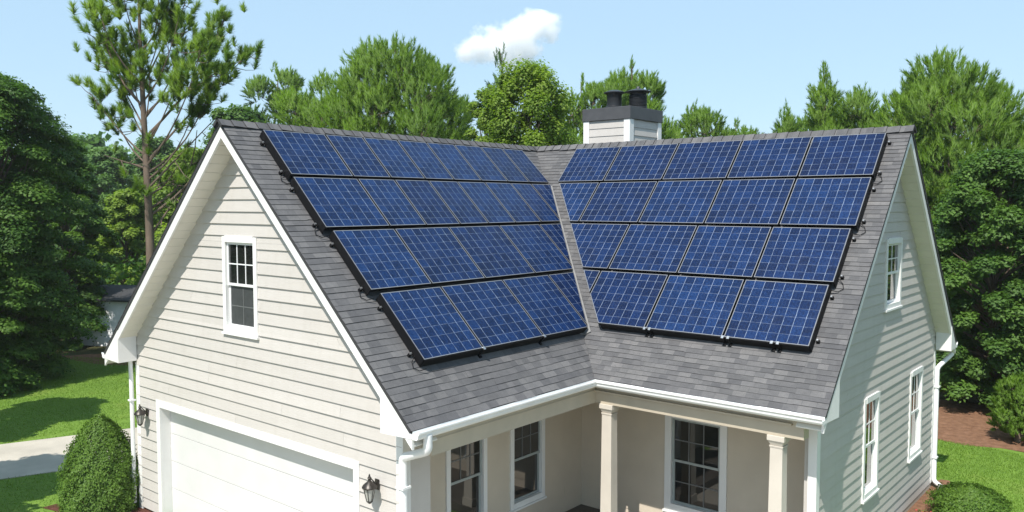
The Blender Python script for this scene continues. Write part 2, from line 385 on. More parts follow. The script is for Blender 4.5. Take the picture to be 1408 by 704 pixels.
# --- walls
sr = random.Random(17)
def siding(mb, T, z0, z1, span, rects, ex=0.19, lap=0.024, mat=0):
    n = round((z1-z0)/ex); e = (z1-z0)/n
    for i in range(n):
        a, b = z0+i*e, z0+(i+1)*e
        cuts = sorted({a, b} | {z for r in rects for z in (r[2], r[3]) if a+1e-4 < z < b-1e-4})
        for c0, c1 in zip(cuts, cuts[1:]):
            zm = (c0+c1)/2
            l0, r0 = span(c0); l1, r1 = span(c1)
            if r0-l0 < 0.02: continue
            ed = [(l0, l1)]; out = []
            holes = sorted((r[0], r[1]) for r in rects if r[2] < zm < r[3])
            cur = (l0, l1)
            for h0, h1 in holes:
                out.append((cur, (h0, h0))); cur = (h1, h1)
            out.append((cur, (r0, r1)))
            o0, o1 = lap*(b-c0)/e+0.003, lap*(b-c1)/e+0.003
            split = []
            for (x0, x1), (y0, y1) in out:                    # boards butt at random joints
                ln = y0-x0; cuts_ = [0.0]
                if ln > 2.2:
                    p_ = sr.uniform(0.8, 5.5)
                    while p_ < ln-0.5: cuts_.append(p_/ln); p_ += sr.uniform(3.4, 5.0)
                cuts_.append(1.0); gp = 0.0012/max(ln, 0.01)
                for q0, q1 in zip(cuts_, cuts_[1:]):
                    q0, q1 = q0+(gp if q0 > 0 else 0), q1-(gp if q1 < 1 else 0)
                    split.append(((x0+(y0-x0)*q0, x1+(y1-x1)*q0), (x0+(y0-x0)*q1, x1+(y1-x1)*q1)))
            dz = sr.uniform(-0.003, 0.003); o0 += sr.uniform(-0.002, 0.003)
            for (x0, x1), (y0, y1) in split:
                if y0-x0 < 1e-3 and y1-x1 < 1e-3: continue
                mb.poly([T(x0, c0, o0), T(y0, c0, o0), T(y1, c1, o1), T(x1, c1, o1)], mat)
                if abs(c0-a) < 1e-6: mb.poly([T(x0, c0, o0), T(y0, c0, o0), T(y0, c0, -0.01), T(x0, c0, -0.01)], mat)
def TF(u, z, o): return Vector((u, YF-o, z))          # front gable wall
def TR(u, z, o): return Vector((XR+o, u, z))          # right gable wall
def TI(u, z, o): return Vector((XI+o, u, z))          # porch wall along the garage wing
def TP(u, z, o): return Vector((u, YI-o, z))          # porch wall of the right wing
XFL, XFR = -3.66, 3.64
SOF = 0.23                                            # soffit below the roof plane, vertical
def span_front(z):
    lim = max(0, (HR-SOF+0.02-z))*W/RISE; return max(XFL, -lim), min(XFR, lim)
YS0, YS1 = 4.56, 11.2
def span_right(z):
    lim = max(0, (HR-SOF+0.02-z))*W2/RISE; return max(YS0, D-lim), min(YS1, D+lim)
WIN_F = (-0.50, 0.30, 3.76, 5.14)
GAR = (-2.80, 2.65, 0.0, 2.06)
WIN_R = [(7.66, 8.44, 4.05, 5.08), (6.70, 7.36, 1.06, 2.56), (9.42, 10.14, 1.06, 2.56)]
WIN_I = [(1.98, 2.74, 0.72, 2.16), (3.50, 4.26, 0.72, 2.16)]
WIN_P = [(4.78, 5.68, 0.62, 2.12)]
wf = MB(); siding(wf, TF, 0.05, HR-SOF, span_front, [WIN_F, GAR], 0.19)
wf.box(XFR-0.25, XFR-0.002, YF+0.02, YF+0.5, 0, 2.72)     # return of the front wall at the porch
wf.build('wall', ['siding'], house)
wr = MB(); siding(wr, TR, 0.1, HR-SOF, span_right, WIN_R, 0.165, 0.016)
wr.box(XR-0.16, XR-0.01, YS0+0.005, YI, 0.1, 2.74)
wr.build('wall', ['siding'], house)
def plainwall(mb, T, u0, u1, z0, z1, rects):
    siding(mb, T, z0, z1, lambda z: (u0, u1), rects, 0.16, 0.011)
wp = MB(); plainwall(wp, TI, YF+0.3, YI, 0.16, 2.72, WIN_I); plainwall(wp, TP, XI, XR-0.16, 0.16, 2.72, WIN_P)
wp.build('porch_wall', ['porch_wall'], house)
wb = MB()                                                   # the sides that face away from the camera
wb.box(XFL+0.01, XFL+0.15, YF+0.03, 11.2, 0, 2.8); wb.box(XFL+0.15, XR-0.03, 11.05, 11.19, 0, 2.8)
wb.box(XR-0.12, XR-0.02, YS0+0.9, YS1-0.01, 0, 0.12)
wb.build('wall', ['siding'], house)
fd = MB(); fd.box(XR-0.1, XR+0.012, YS0, YS1, -0.1, 0.1); fd.build('foundation', ['concrete'], house)

# --- corner boards and trims
def tbox(mb, T, u0, u1, z0, z1, o0, o1, mat=0): mb.box(u0, u1, z0, z1, o0, o1, mat, T=lambda u, z, o: T(u, z, o))
def angle_board(name, quads, z0, z1, parent, mat='trim'):        # L shaped board: one closed outline drawn upwards
    m = MB(); m.prism([(x, y, z0) for x, y in quads], [(x, y, z1) for x, y in quads]); return m.build(name, [mat], parent)
q = 0.024
angle_board('corner_board', [(XFR-0.11, YF-q), (XFR+q, YF-q), (XFR+q, YF+0.11), (XFR+0.001, YF+0.11), (XFR+0.001, YF-0.001), (XFR-0.11, YF-0.001)], 0, 2.74, house)
angle_board('corner_board', [(XFL-q, YF-q), (XFL+0.11, YF-q), (XFL+0.11, YF-0.001), (XFL-0.001, YF-0.001), (XFL-0.001, YF+0.11), (XFL-q, YF+0.11)], 0, 2.78, house)
angle_board('corner_board', [(XR-0.10, YS0-q), (XR+q, YS0-q), (XR+q, YS0+0.11), (XR+0.001, YS0+0.11), (XR+0.001, YS0-0.001), (XR-0.10, YS0-0.001)], 0.1, 2.78, house)
angle_board('corner_board', [(XR+0.001, YS1-0.1), (XR+q, YS1-0.1), (XR+q, YS1+q), (XR-0.1, YS1+q), (XR-0.1, YS1+0.001), (XR+0.001, YS1+0.001)], 0.1, 2.8, house)

# --- fascia, soffits, boxed eave returns
def T0(u, z, o): return Vector((u, 0.0-o, z))
def T1(u, z, o): return Vector((L+o, D+u, z))
for T3, half, depth in ((T0, W, 0.20), (T1, W2, 0.19)):           # the two rakes of each gable mitred into one chevron board
    pts = [(0, HR-TH*1.4), (half, HE-TH*1.4), (half, HE-depth-TH), (0, HR-depth-TH), (-half, HE-depth-TH), (-half, HE-TH*1.4)]
    fa = MB(); fa.prism([T3(u, z, -0.035) for u, z in pts], [T3(u, z, 0) for u, z in pts]); fa.build('fascia', ['trim'], house)
for sg in (-1, 1):
    for T3, half, ov in ((lambda u, z, o: Vector((u, o, z)), W, YF), (lambda u, z, o: Vector((L-o, D+u, z)), W2, L-XR)):
        n = 30; so = MB(); low, top = [], []
        for i in range(n):                                   # boarded soffit, fine grooves across, one closed section
            for f, g in ((0.0, 0.0), (0.93, 0.0), (0.94, 0.012), (0.99, 0.012)):
                a = half*(i+f)/n; low.append((sg*a, HR-SOF-RISE*a/half+g))
        sec = low+[(sg*half, HE-SOF+0.03), (0, HR-SOF+0.03)]
        so.prism([T3(u, z, 0.037) for u, z in sec], [T3(u, z, ov+0.08) for u, z in sec])
        so.build('soffit', ['soffit'], house)
def ret(T3, half, sg, x0, ov):
    zt = lambda x: HE+(half-x)*RISE/half-TH*1.45
    pts = [(sg*x0, HE-0.13), (sg*(half-0.002), HE-0.11), (sg*(half-0.002), zt(half)), (sg*x0, zt(x0))]
    rt = MB(); rt.prism([T3(u, z, -0.008) for u, z in pts], [T3(u, z, ov-0.026) for u, z in pts]); rt.build('eave_return', ['trim'], house)
ret(lambda u, z, o: Vector((u, o, z)), W, 1, 3.62, YF); ret(lambda u, z, o: Vector((u, o, z)), W, -1, 3.62, YF)
ret(lambda u, z, o: Vector((L-o, D+u, z)), W2, 1, 3.38, L-XR); ret(lambda u, z, o: Vector((L-o, D+u, z)), W2, -1, 3.25, L-XR)

# --- gutters and downspouts
def gutter(path):
    g = MB()
    prof = [(0.0, -0.012), (0.0, -0.115), (0.075, -0.115), (0.098, -0.085), (0.104, -0.05), (0.122, -0.03), (0.122, -0.012), (0.114, -0.012), (0.112, -0.03), (0.09, -0.06), (0.01, -0.06), (0.008, -0.012)]
    g.sweep(prof, path); return g.build('gutter', ['gutter'], house, smooth=False)
YE = D-W2
gutter([((W+0.004, 0.0, HE), (1, 0)), ((W+0.004, YE-0.004, HE), (1, -1))])
gutter([((W+0.004, YE-0.004, HE), (1, -1)), ((L+0.01, YE-0.004, HE), (0, -1))])
gutter([((L+0.01, D+W2+0.004, HE), (0, 1)), ((-W, D+W2+0.004, HE), (0, 1))])
gutter([((-W-0.004, D+W2, HE), (-1, 0)), ((-W-0.004, 0.0, HE), (-1, 0))])
def pipe(pts, r=0.043):
    out = [Vector(pts[0])]
    for a, b, c in zip(pts, pts[1:], pts[2:]):                # rounded elbows
        a, b, c = Vector(a), Vector(b), Vector(c); q = 0.07
        p0 = b+(a-b).normalized()*q; p1 = b+(c-b).normalized()*q
        for k in range(6):
            f = k/5; out.append(p0*(1-f)**2+b*2*f*(1-f)+p1*f*f)
    out.append(Vector(pts[-1]))
    d = MB(); d.tube(out, r, 10)
    for z in (2.05, 0.6):
        p = pts[-2] if abs(pts[-2][2]-pts[-1][2]) < 0.3 else pts[-1]
        d.box(p[0]-r-0.012, p[0]+r+0.012, p[1]-r-0.012, p[1]+r+0.012, z, z+0.03)
    return d.build('downspout', ['gutter'], house, smooth=True)
pipe([(4.27, 0.20, 2.87), (4.27, 0.20, 2.66), (3.74, 0.27, 2.46), (3.74, 0.27, 0.12), (3.95, 0.1, 0.05)], 0.06)
pipe([(-3.73, 0.26, 2.86), (-3.73, 0.27, 2.5), (-3.73, 0.27, 0.1)], 0.04)
pipe([(L-0.06, D+W2+0.06, 2.87), (L-0.06, D+W2+0.03, 2.7), (XR+0.055, YS1+0.03, 2.45), (XR+0.055, YS1+0.03, 0.12), (XR+0.3, YS1-0.15, 0.05)], 0.045)
sb_ = MB(); sb_.box(0, 0.55, -0.1, 0.1, 0, 0.05); sb_.box(0, 0.55, -0.13, -0.1, 0, 0.09); sb_.box(0, 0.55, 0.1, 0.13, 0, 0.09)
sbo = sb_.build('splash_block', ['concrete'], None, loc=(XR+0.28, YS1-0.2, 0.012)); sbo.rotation_euler = (0, 0, rad(-40))
tag(sbo, 'small pale splash block under the downspout at the right rear corner', 'splash block')

# --- windows
def window(T, r, cw=0.09, cols=3, rows=2, glow=0, low_grid=False, dark=False, sill=True):
    u0, u1, z0, z1 = r
    c = MB()                                                  # casing round the opening
    tbox(c, T, u0-cw, u0+0.004, z0-cw, z1+cw, -0.06, 0.036); tbox(c, T, u1-0.004, u1+cw, z0-cw, z1+cw, -0.06, 0.036)
    tbox(c, T, u0+0.006, u1-0.006, z1-0.004, z1+cw+0.015, -0.06, 0.044)
    tbox(c, T, u0+0.006, u1-0.006, z0-cw, z0+0.004, -0.06, 0.040)
    if sill: tbox(c, T, u0-cw-0.02, u1+cw+0.02, z0-cw-0.035, z0-cw-0.002, -0.02, 0.062)
    wo = c.build('window', ['trim'], house)
    zm = (z0+z1)/2; sw = 0.045
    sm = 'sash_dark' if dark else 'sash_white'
    for lo, hi, o in ((zm-0.02, z1, 0.0), (z0, zm+0.02, -0.028)):
        s = MB()
        tbox(s, T, u0+0.007, u0+sw, lo, hi, o-0.03, o+0.0); tbox(s, T, u1-sw, u1-0.007, lo, hi, o-0.03, o+0.0)
        tbox(s, T, u0+sw+0.001, u1-sw-0.001, hi-sw, hi-0.006, o-0.03, o-0.002); tbox(s, T, u0+sw+0.001, u1-sw-0.001, lo+0.006, lo+sw, o-0.03, o-0.002)
        so_ = s.build('sash', [sm], wo)
        p = MB(); tbox(p, T, u0+sw-0.005, u1-sw+0.005, lo+sw-0.005, hi-sw+0.005, o-0.026, o-0.016); p.build('pane', ['glass'], wo)
        if o == 0.0 or low_grid:
            g = MB(); a0, a1, b0, b1 = u0+sw, u1-sw, lo+sw, hi-sw
            gm = 0.009
            for k in range(1, cols): x = a0+(a1-a0)*k/cols; tbox(g, T, x-gm, x+gm, b0, b1, o-0.0155, o-0.008)
            for k in range(1, rows): z = b0+(b1-b0)*k/rows; tbox(g, T, a0, a1, z-gm, z+gm, o-0.0155, o-0.0088)
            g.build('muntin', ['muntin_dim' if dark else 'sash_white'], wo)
    return wo
wn_ = window(TF, WIN_F, 0.085, 3, 2)
lg = MB(); a0, a1 = WIN_F[0]+0.05, WIN_F[1]-0.05; zc = (WIN_F[2]+(WIN_F[2]+WIN_F[3])/2)/2
tbox(lg, TF, (a0+a1)/2-0.008, (a0+a1)/2+0.008, WIN_F[2]+0.05, zc*2-WIN_F[2]-0.05, -0.0375, -0.033); tbox(lg, TF, a0, a1, zc-0.008, zc+0.008, -0.0375, -0.0335); lg.build('muntin', ['muntin_dim'], wn_)
sc_ = MB(); zm = (WIN_F[2]+WIN_F[3])/2
tbox(sc_, TF, WIN_F[0]+0.05, WIN_F[1]-0.05, WIN_F[2]+0.05, zm-0.03, -0.043, -0.038); sc_.build('screen', ['screen'], wn_)
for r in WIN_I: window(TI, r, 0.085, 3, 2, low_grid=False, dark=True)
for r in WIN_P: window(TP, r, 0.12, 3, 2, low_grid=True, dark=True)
for k, r in enumerate(WIN_R): window(TR, r, 0.075, 2, 2)

# --- garage door in its recess
gt = MB()
tbox(gt, TF, GAR[0]-0.13, GAR[0], 0, GAR[3]+0.13, -0.02, 0.03); tbox(gt, TF, GAR[1], GAR[1]+0.12, 0, GAR[3]+0.13, -0.02, 0.03)
tbox(gt, TF, GAR[0]+0.002, GAR[1]-0.002, GAR[3]+0.002, GAR[3]+0.13, -0.02, 0.034)
tbox(gt, TF, GAR[0]-0.02, GAR[0]+0.0, 0, GAR[3], -0.22, -0.021); tbox(gt, TF, GAR[1], GAR[1]+0.02, 0, GAR[3], -0.22, -0.021)
tbox(gt, TF, GAR[0]-0.02, GAR[1]+0.02, GAR[3]+0.003, GAR[3]+0.025, -0.22, -0.021)
gdo_ = MB()
for k in range(4):
    z0, z1 = 0.015+k*0.512, 0.015+(k+1)*0.512-0.008
    tbox(gdo_, TF, GAR[0]+0.002, GAR[1]-0.002, z0, z1, -0.215, -0.17)
gd = gdo_.build('garage_door', ['door'], house, bevel=0.003)
gt.build('door_frame', ['trim'], gd)

# --- porch: floor, ceiling, beams, columns
pf = MB(); pf.box(XI, XR-0.16, YE+0.05, YI, 0.0, 0.155); pf.box(XI, 4.15, YF+0.55, YE+0.045, 0.0, 0.155); pf.build('porch_floor', ['porchfloor'], house)
pc = MB(); pc.box(XI, XR-0.16, YE+0.05, YI, 2.725, 2.75); pc.box(XI, W-0.02, YF+0.02, YE+0.045, 2.725, 2.75); pc.build('porch_ceiling', ['beam'], house)
pb = MB()
pb.box(3.98, 4.17, YF+0.0, 4.08, 2.54, 2.86); pb.box(3.98, XR-0.001, 4.082, 4.27, 2.54, 2.86)
pb.box(XI+0.001, XI+0.03, YF+0.5, YI-0.001, 2.60, 2.724); pb.box(XI+0.031, XR-0.17, YI-0.03, YI-0.001, 2.60, 2.724)
pb.box(4.172, W-0.004, 0.36, YE+0.09, 2.80, 2.83); pb.box(4.172, L-0.03, YE+0.02, 4.08, 2.80, 2.83)
pb.build('porch_beam', ['beam'], house)
for cx in (4.37, 7.17):
    c = MB(); cy = 4.18
    def frus(z0, z1, w0, w1): c.prism([(cx+a*w0, cy+b*w0, z0) for a, b in ((-1, -1), (1, -1), (1, 1), (-1, 1))], [(cx+a*w1, cy+b*w1, z1) for a, b in ((-1, -1), (1, -1), (1, 1), (-1, 1))])
    frus(0.155, 2.36, 0.106, 0.09)
    col = c.build('column', ['column'], house, bevel=0.006)
    c = MB(); frus(2.36, 2.39, 0.095, 0.10); frus(2.391, 2.46, 0.085, 0.115); frus(2.461, 2.538, 0.125, 0.125); c.build('capital', ['column'], col, bevel=0.005)
    c = MB(); frus(0.156, 0.30, 0.125, 0.12); c.build('base', ['column'], col)

# --- chimney
CX0, CX1, CY0, CY1, CZ = 1.00, 2.14, 8.30, 9.58, 7.56
ch = MB()
siding(ch, lambda u, z, o: Vector((u, CY0-o, z)), 6.2, CZ, lambda z: (CX0, CX1), [], 0.165, 0.014)
siding(ch, lambda u, z, o: Vector((CX1+o, u, z)), 6.2, CZ, lambda z: (CY0, CY1), [], 0.165, 0.014)
ch.box(CX0+0.01, CX1-0.01, CY0+0.01, CY1-0.01, 5.0, CZ)
cho = ch.build('chimney', ['siding'], house)
q = 0.03
angle_board('corner_board', [(CX0-q, CY0-q), (CX0+0.12, CY0-q), (CX0+0.12, CY0-0.001), (CX0-0.001, CY0-0.001), (CX0-0.001, CY0+0.12), (CX0-q, CY0+0.12)], 6.2, CZ-0.001, cho)
angle_board('corner_board', [(CX1-0.12, CY0-q), (CX1+q, CY0-q), (CX1+q, CY0+0.13), (CX1+0.001, CY0+0.13), (CX1+0.001, CY0-0.001), (CX1-0.12, CY0-0.001)], 6.2, CZ-0.001, cho)
angle_board('corner_board', [(CX1+0.001, CY1-0.12), (CX1+q, CY1-0.12), (CX1+q, CY1+q), (CX1-0.12, CY1+q), (CX1-0.12, CY1+0.001), (CX1+0.001, CY1+0.001)], 6.2, CZ-0.001, cho)
cc = MB(); cc.box(CX0-0.05, CX1+0.05, CY0-0.05, CY1+0.05, CZ, CZ+0.27)
cc.prism([(CX0-0.05, CY0-0.05, CZ+.27), (CX1+0.05, CY0-.05, CZ+.27), (CX1+.05, CY1+.05, CZ+.27), (CX0-.05, CY1+.05, CZ+.27)], [(1.3, 8.7, CZ+.33), (1.85, 8.7, CZ+.33), (1.85, 9.2, CZ+.33), (1.3, 9.2, CZ+.33)])
cc.build('chimney_cap', ['capmetal'], cho, bevel=0.008)
fl = MB(); c0 = (1.42, 8.82, CZ+0.30)
fl.lathe([(0.21, 0), (0.21, 0.04), (0.165, 0.06), (0.165, 0.30), (0.18, 0.32), (0.235, 0.345), (0.235, 0.365), (0.10, 0.41), (0.02, 0.42)], c0, 28); fl.build('flue', ['flue'], cho, smooth=True)
fl = MB(); c0 = (1.90, 9.04, CZ+0.30)
pr = [(0.2, 0), (0.2, 0.03)]
for k in range(8): pr += [(0.185, 0.04+k*0.03), (0.20, 0.05+k*0.03), (0.20, 0.06+k*0.03)]
pr += [(0.18, 0.30), (0.19, 0.33), (0.29, 0.35), (0.29, 0.365), (0.11, 0.415), (0.05, 0.43), (0.035, 0.47), (0.01, 0.48)]
fl.lathe(pr, c0, 28); fl.build('flue', ['flue'], cho, smooth=False)

# ------------------------------------------------------------------ solar panels
PH = 0.16
def clip(poly, keep):                                        # keep: f(t, s) >= 0
    out = []
    for (a, b) in zip(poly, poly[1:]+poly[:1]):
        fa_, fb = keep(*a), keep(*b)
        if fa_ >= 0: out.append(a)
        if (fa_ >= 0) != (fb >= 0):
            q = fa_/(fa_-fb); out.append((a[0]+(b[0]-a[0])*q, a[1]+(b[1]-a[1])*q))
    return out
def inset(poly, d):
    area = sum(a[0]*b[1]-b[0]*a[1] for a, b in zip(poly, poly[1:]+poly[:1]))
    sg = 1 if area > 0 else -1; n = len(poly); ln = []
    for a, b in zip(poly, poly[1:]+poly[:1]):
        e = Vector((b[0]-a[0], b[1]-a[1])).normalized(); nn = Vector((-e.y, e.x))*sg
        ln.append((Vector(a)+nn*d, e))
    out = []
    for i in range(n):
        p, e = ln[i-1]; q, f = ln[i]; den = e.x*f.y-e.y*f.x
        k = ((q.x-p.x)*f.y-(q.y-p.y)*f.x)/den; out.append((p.x+e.x*k, p.y+e.y*k))
    return out
def panel(P, poly, label, group, cells):
    cx = sum(p[0] for p in poly)/len(poly); cy = sum(p[1] for p in poly)/len(poly)
    base = P(cx, cy, PH-0.045)
    root = empty('solar_panel', base); tag(root, label, 'solar panel', group)
    loc = lambda t, s, h: P(t, s, h)-base
    tilt = rnd.uniform(-0.004, 0.004); tw = rnd.uniform(-0.003, 0.003)
    hh = lambda t, s, h: loc(t, s, h+tilt*(s-cy)+tw*(t-cx))
    fr = MB(); i1 = inset(poly, 0.012); n = len(poly)
    fr.prism([hh(*p, PH-0.045) for p in poly], [hh(*p, PH-0.004) for p in poly], 0)
    for k in range(n):
        a, b, c, d = poly[k], poly[(k+1) % n], i1[(k+1) % n], i1[k]
        fr.prism([hh(*p, PH-0.0035) for p in (a, b, c, d)], [hh(*p, PH) for p in (a, b, c, d)], 1)
    fr.build('frame', ['black', 'lip'], root)
    i2 = inset(poly, 0.0125); g = MB()
    t0, t1, s0, s1, nx, ny = cells
    q = lambda p: ((p[0]-t0)/(t1-t0)*nx, (p[1]-s0)/(s1-s0)*ny)
    g.poly([hh(*p, PH-0.0015) for p in i2], 0, [q(p) for p in i2]); ob = g.build('glass', ['solar'], root)
    return root
ROWS_L = [(0.33, 1.335), (1.40, 2.465), (2.54, 3.69), (3.77, 4.97)]
COLS_L = [[0.50, 1.70, 2.50, 3.30, 4.03, 4.78, 5.55, 6.22, 6.90], [0.50, 1.74, 2.53, 3.33, 4.06, 4.81, 5.58, 6.22, 9],
          [0.58, 1.78, 2.98, 4.28, 5.44, 9], [0.70, 1.90, 3.33, 4.57, 9]]
ROWS_R = [(0.285, 1.245), (1.30, 2.33), (2.39, 3.44), (3.50, 4.60)]
COLS_R = [[1.33, 2.46, 3.77, 5.07, 6.35, 7.57], [-1, 2.40, 3.71, 5.02, 6.34, 7.56], [-1, 3.57, 4.93, 6.25, 7.50], [-1, 3.45, 4.80, 6.14, 7.45]]
ORD = ['top', 'second', 'third', 'lowest']
NUM = ['first', 'second', 'third', 'fourth', 'fifth', 'sixth', 'seventh', 'eighth']
g_ = 0.017
for r, (s0, s1) in enumerate(ROWS_L):
    cs = COLS_L[r]
    for k in range(len(cs)-1):
        a, b = cs[k]+g_, cs[k+1]-g_
        poly = [(a, s0), (b, s0), (b, s1), (a, s1)]; cut = False
        if r > 0:
            n0 = len(poly); p2 = clip(poly, lambda t, s: D-kL*s-0.005-t); cut = p2 != poly; poly = p2
        if len(poly) < 3: continue
        wd = (b-a) if b < 8 else 1.25
        pos = 'at the front gable edge' if k == 0 else ('cut off at the valley' if cut else '%s from the front gable' % NUM[k])
        if r == 0 and k == 7: pos = 'beside the bare shingle patch'
        if cut and k == len(cs)-3: pos = '%s from the front gable, corner clipped by valley' % NUM[k]
        panel(PL, poly, 'left slope solar panel, %s row, %s' % (ORD[r], pos), 'solar panels on the left slope', (a, a+wd, s0, s1, 7 if wd > 1.1 else max(5, round(wd/0.155)), 7))
for r, (s0, s1) in enumerate(ROWS_R):
    cs = COLS_R[r]; m = len(cs)-1
    for k in range(m):
        a, b = cs[k]+g_, cs[k+1]-g_
        poly = [(a, s0), (b, s0), (b, s1), (a, s1)]; cut = False
        if r > 0:
            p2 = clip(poly, lambda t, s: t-kR*s-0.43); cut = p2 != poly; poly = p2
        if len(poly) < 3: continue
        wd = (b-a) if a > 0 else 1.28
        pos = 'at the right gable edge' if k == m-1 else ('cut off at the valley' if cut else '%s from the right gable' % NUM[m-1-k])
        if cut and k == 1: pos = '%s from the right gable, corner clipped by valley' % NUM[m-1-k]
        if r == 0 and k == 0: pos = 'beside the bare shingle patch'
        panel(PR, poly, 'right slope solar panel, %s row, %s' % (ORD[r], pos), 'solar panels on the right slope', (b-wd, b, s0, s1, 8, 7))

def rack(P, rows, cols, t_end, label, name='mounting_rack', left=True):
    root = empty(name, P(cols[0][0] if left else cols[0][-1], rows[-1][1], 0.0)); tag(root, label, 'mounting rack')
    base = Vector(root.location)
    def T(t, s, h): return P(t, s, h)-base
    for r, (s0, s1) in enumerate(rows):
        for s in (s0+0.2, s1-0.2):
            ta, tb_ = t_end(r, s)
            m = MB(); m.box(ta, tb_, s-0.02, s+0.02, 0.035, PH-0.05, 0, T=T); m.build('rail', ['black'], root)
    # black skirt closing the lower edge and the outer side edge
    m = MB(); s = rows[-1][1]; ta, tb_ = t_end(3, s)
    m.box(ta-0.0, tb_+0.0, s+0.002, s+0.014, 0.018, PH-0.006, 0, T=T); m.build('skirt', ['black'], root)
    for r, (s0, s1) in enumerate(rows):
        te = cols[r][0] if left else cols[r][-1]
        sg = -1 if left else 1
        m = MB(); m.box(te+sg*0.002-0.006+g_*(-sg), te+sg*0.002+0.006+g_*(-sg), s0, s1, 0.022, PH-0.006, 0, T=T); m.build('skirt', ['black'], root)
        for s in (s0+0.16+rnd.uniform(-.05, .05), s1-0.15+rnd.uniform(-.05, .05)):                             # end clamps, feet, loops of cable
            m = MB(); a = te+sg*0.035
            m.box(a-0.024, a+0.024, s-0.018, s+0.018, 0.0, 0.05, 0, T=T); m.box(a-0.012, a+0.012, s-0.012, s+0.012, 0.051, 0.075, 1, T=T)
            m.build('end_clamp', ['black', 'alu'], root)
        if r < 3 or left:
            a = te+sg*0.03; q = s1-0.05
            m = MB(); m.tube([T(a-sg*0.06, q-0.12, 0.07), T(a+sg*0.04, q-0.03, 0.025), T(a+sg*0.07, q+0.06, 0.02), T(a+sg*0.01, q+0.13, 0.03), T(a-sg*0.08, q+0.14, 0.07)], 0.006, 6); m.build('cable', ['black'], root)
    s = rows[-1][1]
    fx = cols[3][1:] if left else cols[3][1:-1]
    for t in [x for x in fx if x < 8]+([] if left else [cols[3][-1]-0.55]):
        for dt in ((0,) if left else (0, 0.09)):
            if left and t > 4.5: continue
            m = MB(); a = t+dt
            m.box(a-0.022, a+0.022, s-0.02, s+0.07, 0.0, 0.03, 0, T=T); m.box(a-0.018, a+0.018, s+0.016, s+0.034, 0.031, PH+0.0, 0, T=T); m.box(a-0.02, a+0.02, s-0.012, s+0.036, PH+0.001, PH+0.012, 1, T=T)
            m.build('foot', ['black', 'alu'], root)
rack(PL, ROWS_L, COLS_L, lambda r, s: (COLS_L[r][0]+0.02, min(COLS_L[r][-1], D-kL*s)-0.02), 'black rail rack with clamps holding the panels on the left slope')
rack(PR, ROWS_R, COLS_R, lambda r, s: (max(COLS_R[r][0], kR*s+0.43)+0.02, COLS_R[r][-1]-0.02), 'black rail rack with clamps holding the panels on the right slope', left=False)

# ------------------------------------------------------------------ wall lanterns by the garage door
def lantern(x, z, label):
    root = empty('wall_lantern', (x, YF-0.028, z)); root.scale = (0.74, 0.74, 0.74); tag(root, label, 'wall lantern', 'lanterns beside the garage door')
    m = MB(); m.box(-0.055, 0.055, -0.022, 0.0, -0.10, 0.10); m.build('back_plate', ['bronze'], root, bevel=0.008)
    m = MB(); m.tube([(0, -0.02, 0.0), (0, -0.08, 0.06), (0, -0.15, 0.14), (0, -0.19, 0.13)], 0.012, 8); m.build('arm', ['bronze'], root, smooth=True)
    c = (0, -0.19, 0.0)
    m = MB(); m.lathe([(0.135, -0.02), (0.14, 0.0), (0.115, 0.04), (0.06, 0.085), (0.045, 0.10), (0.03, 0.11), (0.028, 0.15), (0.04, 0.16), (0.02, 0.19), (0.014, 0.22), (0.004, 0.24)], c, 18); m.build('hood', ['bronze'], root, smooth=True)
    m = MB(); m.lathe([(0.05, -0.26), (0.105, -0.025), (0.02, -0.022)], c, 14); m.build('shade', ['lantern_glass'], root)
    m = MB()
    for k in range(6):
        q = k*math.pi/3; e = (math.cos(q), math.sin(q))
        m.tube([(c[0]+e[0]*0.11, c[1]+e[1]*0.11, -0.02), (c[0]+e[0]*0.054, c[1]+e[1]*0.054, -0.265)], 0.007, 5)
    m.lathe([(0.02, -0.31), (0.045, -0.285), (0.06, -0.27), (0.055, -0.255)], c, 14); m.build('cage', ['bronze'], root)
lantern(-3.26, 1.90, 'dark bronze wall lantern left of the garage door, beside the cone shrub')
lantern(3.16, 1.96, 'dark bronze wall lantern right of the garage door, near the front downspout')

# ------------------------------------------------------------------ ground
def sheet(name, pts, z, mat, label=None, sub=0):
    m = MB(); m.poly([(x, y, z) for x, y in pts]); o = m.build(name, [mat]); tag(o, kind='structure')
    return o
sheet('ground', [(-1500, -1500), (1500, -1500), (1500, 1500), (-1500, 1500)], -0.012, 'forest_floor')
def wob(pts, amp, seed, n=6):
    r = random.Random(seed); out = []
    for a, b in zip(pts, pts[1:]+pts[:1]):
        for k in range(n):
            f = k/n; out.append((a[0]+(b[0]-a[0])*f+r.uniform(-amp, amp), a[1]+(b[1]-a[1])*f+r.uniform(-amp, amp)))
    return out
LAWN = [(-24, -22), (2.9, -22), (2.9, -7), (12.5, -7), (13.5, 4), (13.5, 14.6), (7.6, 15.2), (2, 15.6), (-6, 12), (-12, 9.5), (-19.2, 6.6), (-23, 4.0), (-24, 0)]
sheet('lawn', wob(LAWN, 0.12, 3, 9), -0.006, 'lawn')
sheet('mulch_bed', wob([(-1, 15.9), (7.6, 15.0), (11.5, 15.2), (18, 13.5), (18, 19), (8, 19.6), (0, 20)], 0.15, 4), -0.002, 'mulch')
sheet('mulch_bed', wob([(XR-0.05, 4.0), (XR+0.35, 4.2), (XR+0.45, 9), (XR+0.5, 11.2), (XR+0.2, 11.9), (XR-0.1, 11.6)], 0.05, 6), 0.0, 'mulch')
sheet('mulch_bed', wob([(-5.1, -0.9), (-3.0, -0.5), (-2.98, 0.34), (-3.66, 0.36), (-3.68, 2.5), (-4.7, 2.2)], 0.06, 5), 0.0, 'redmulch')
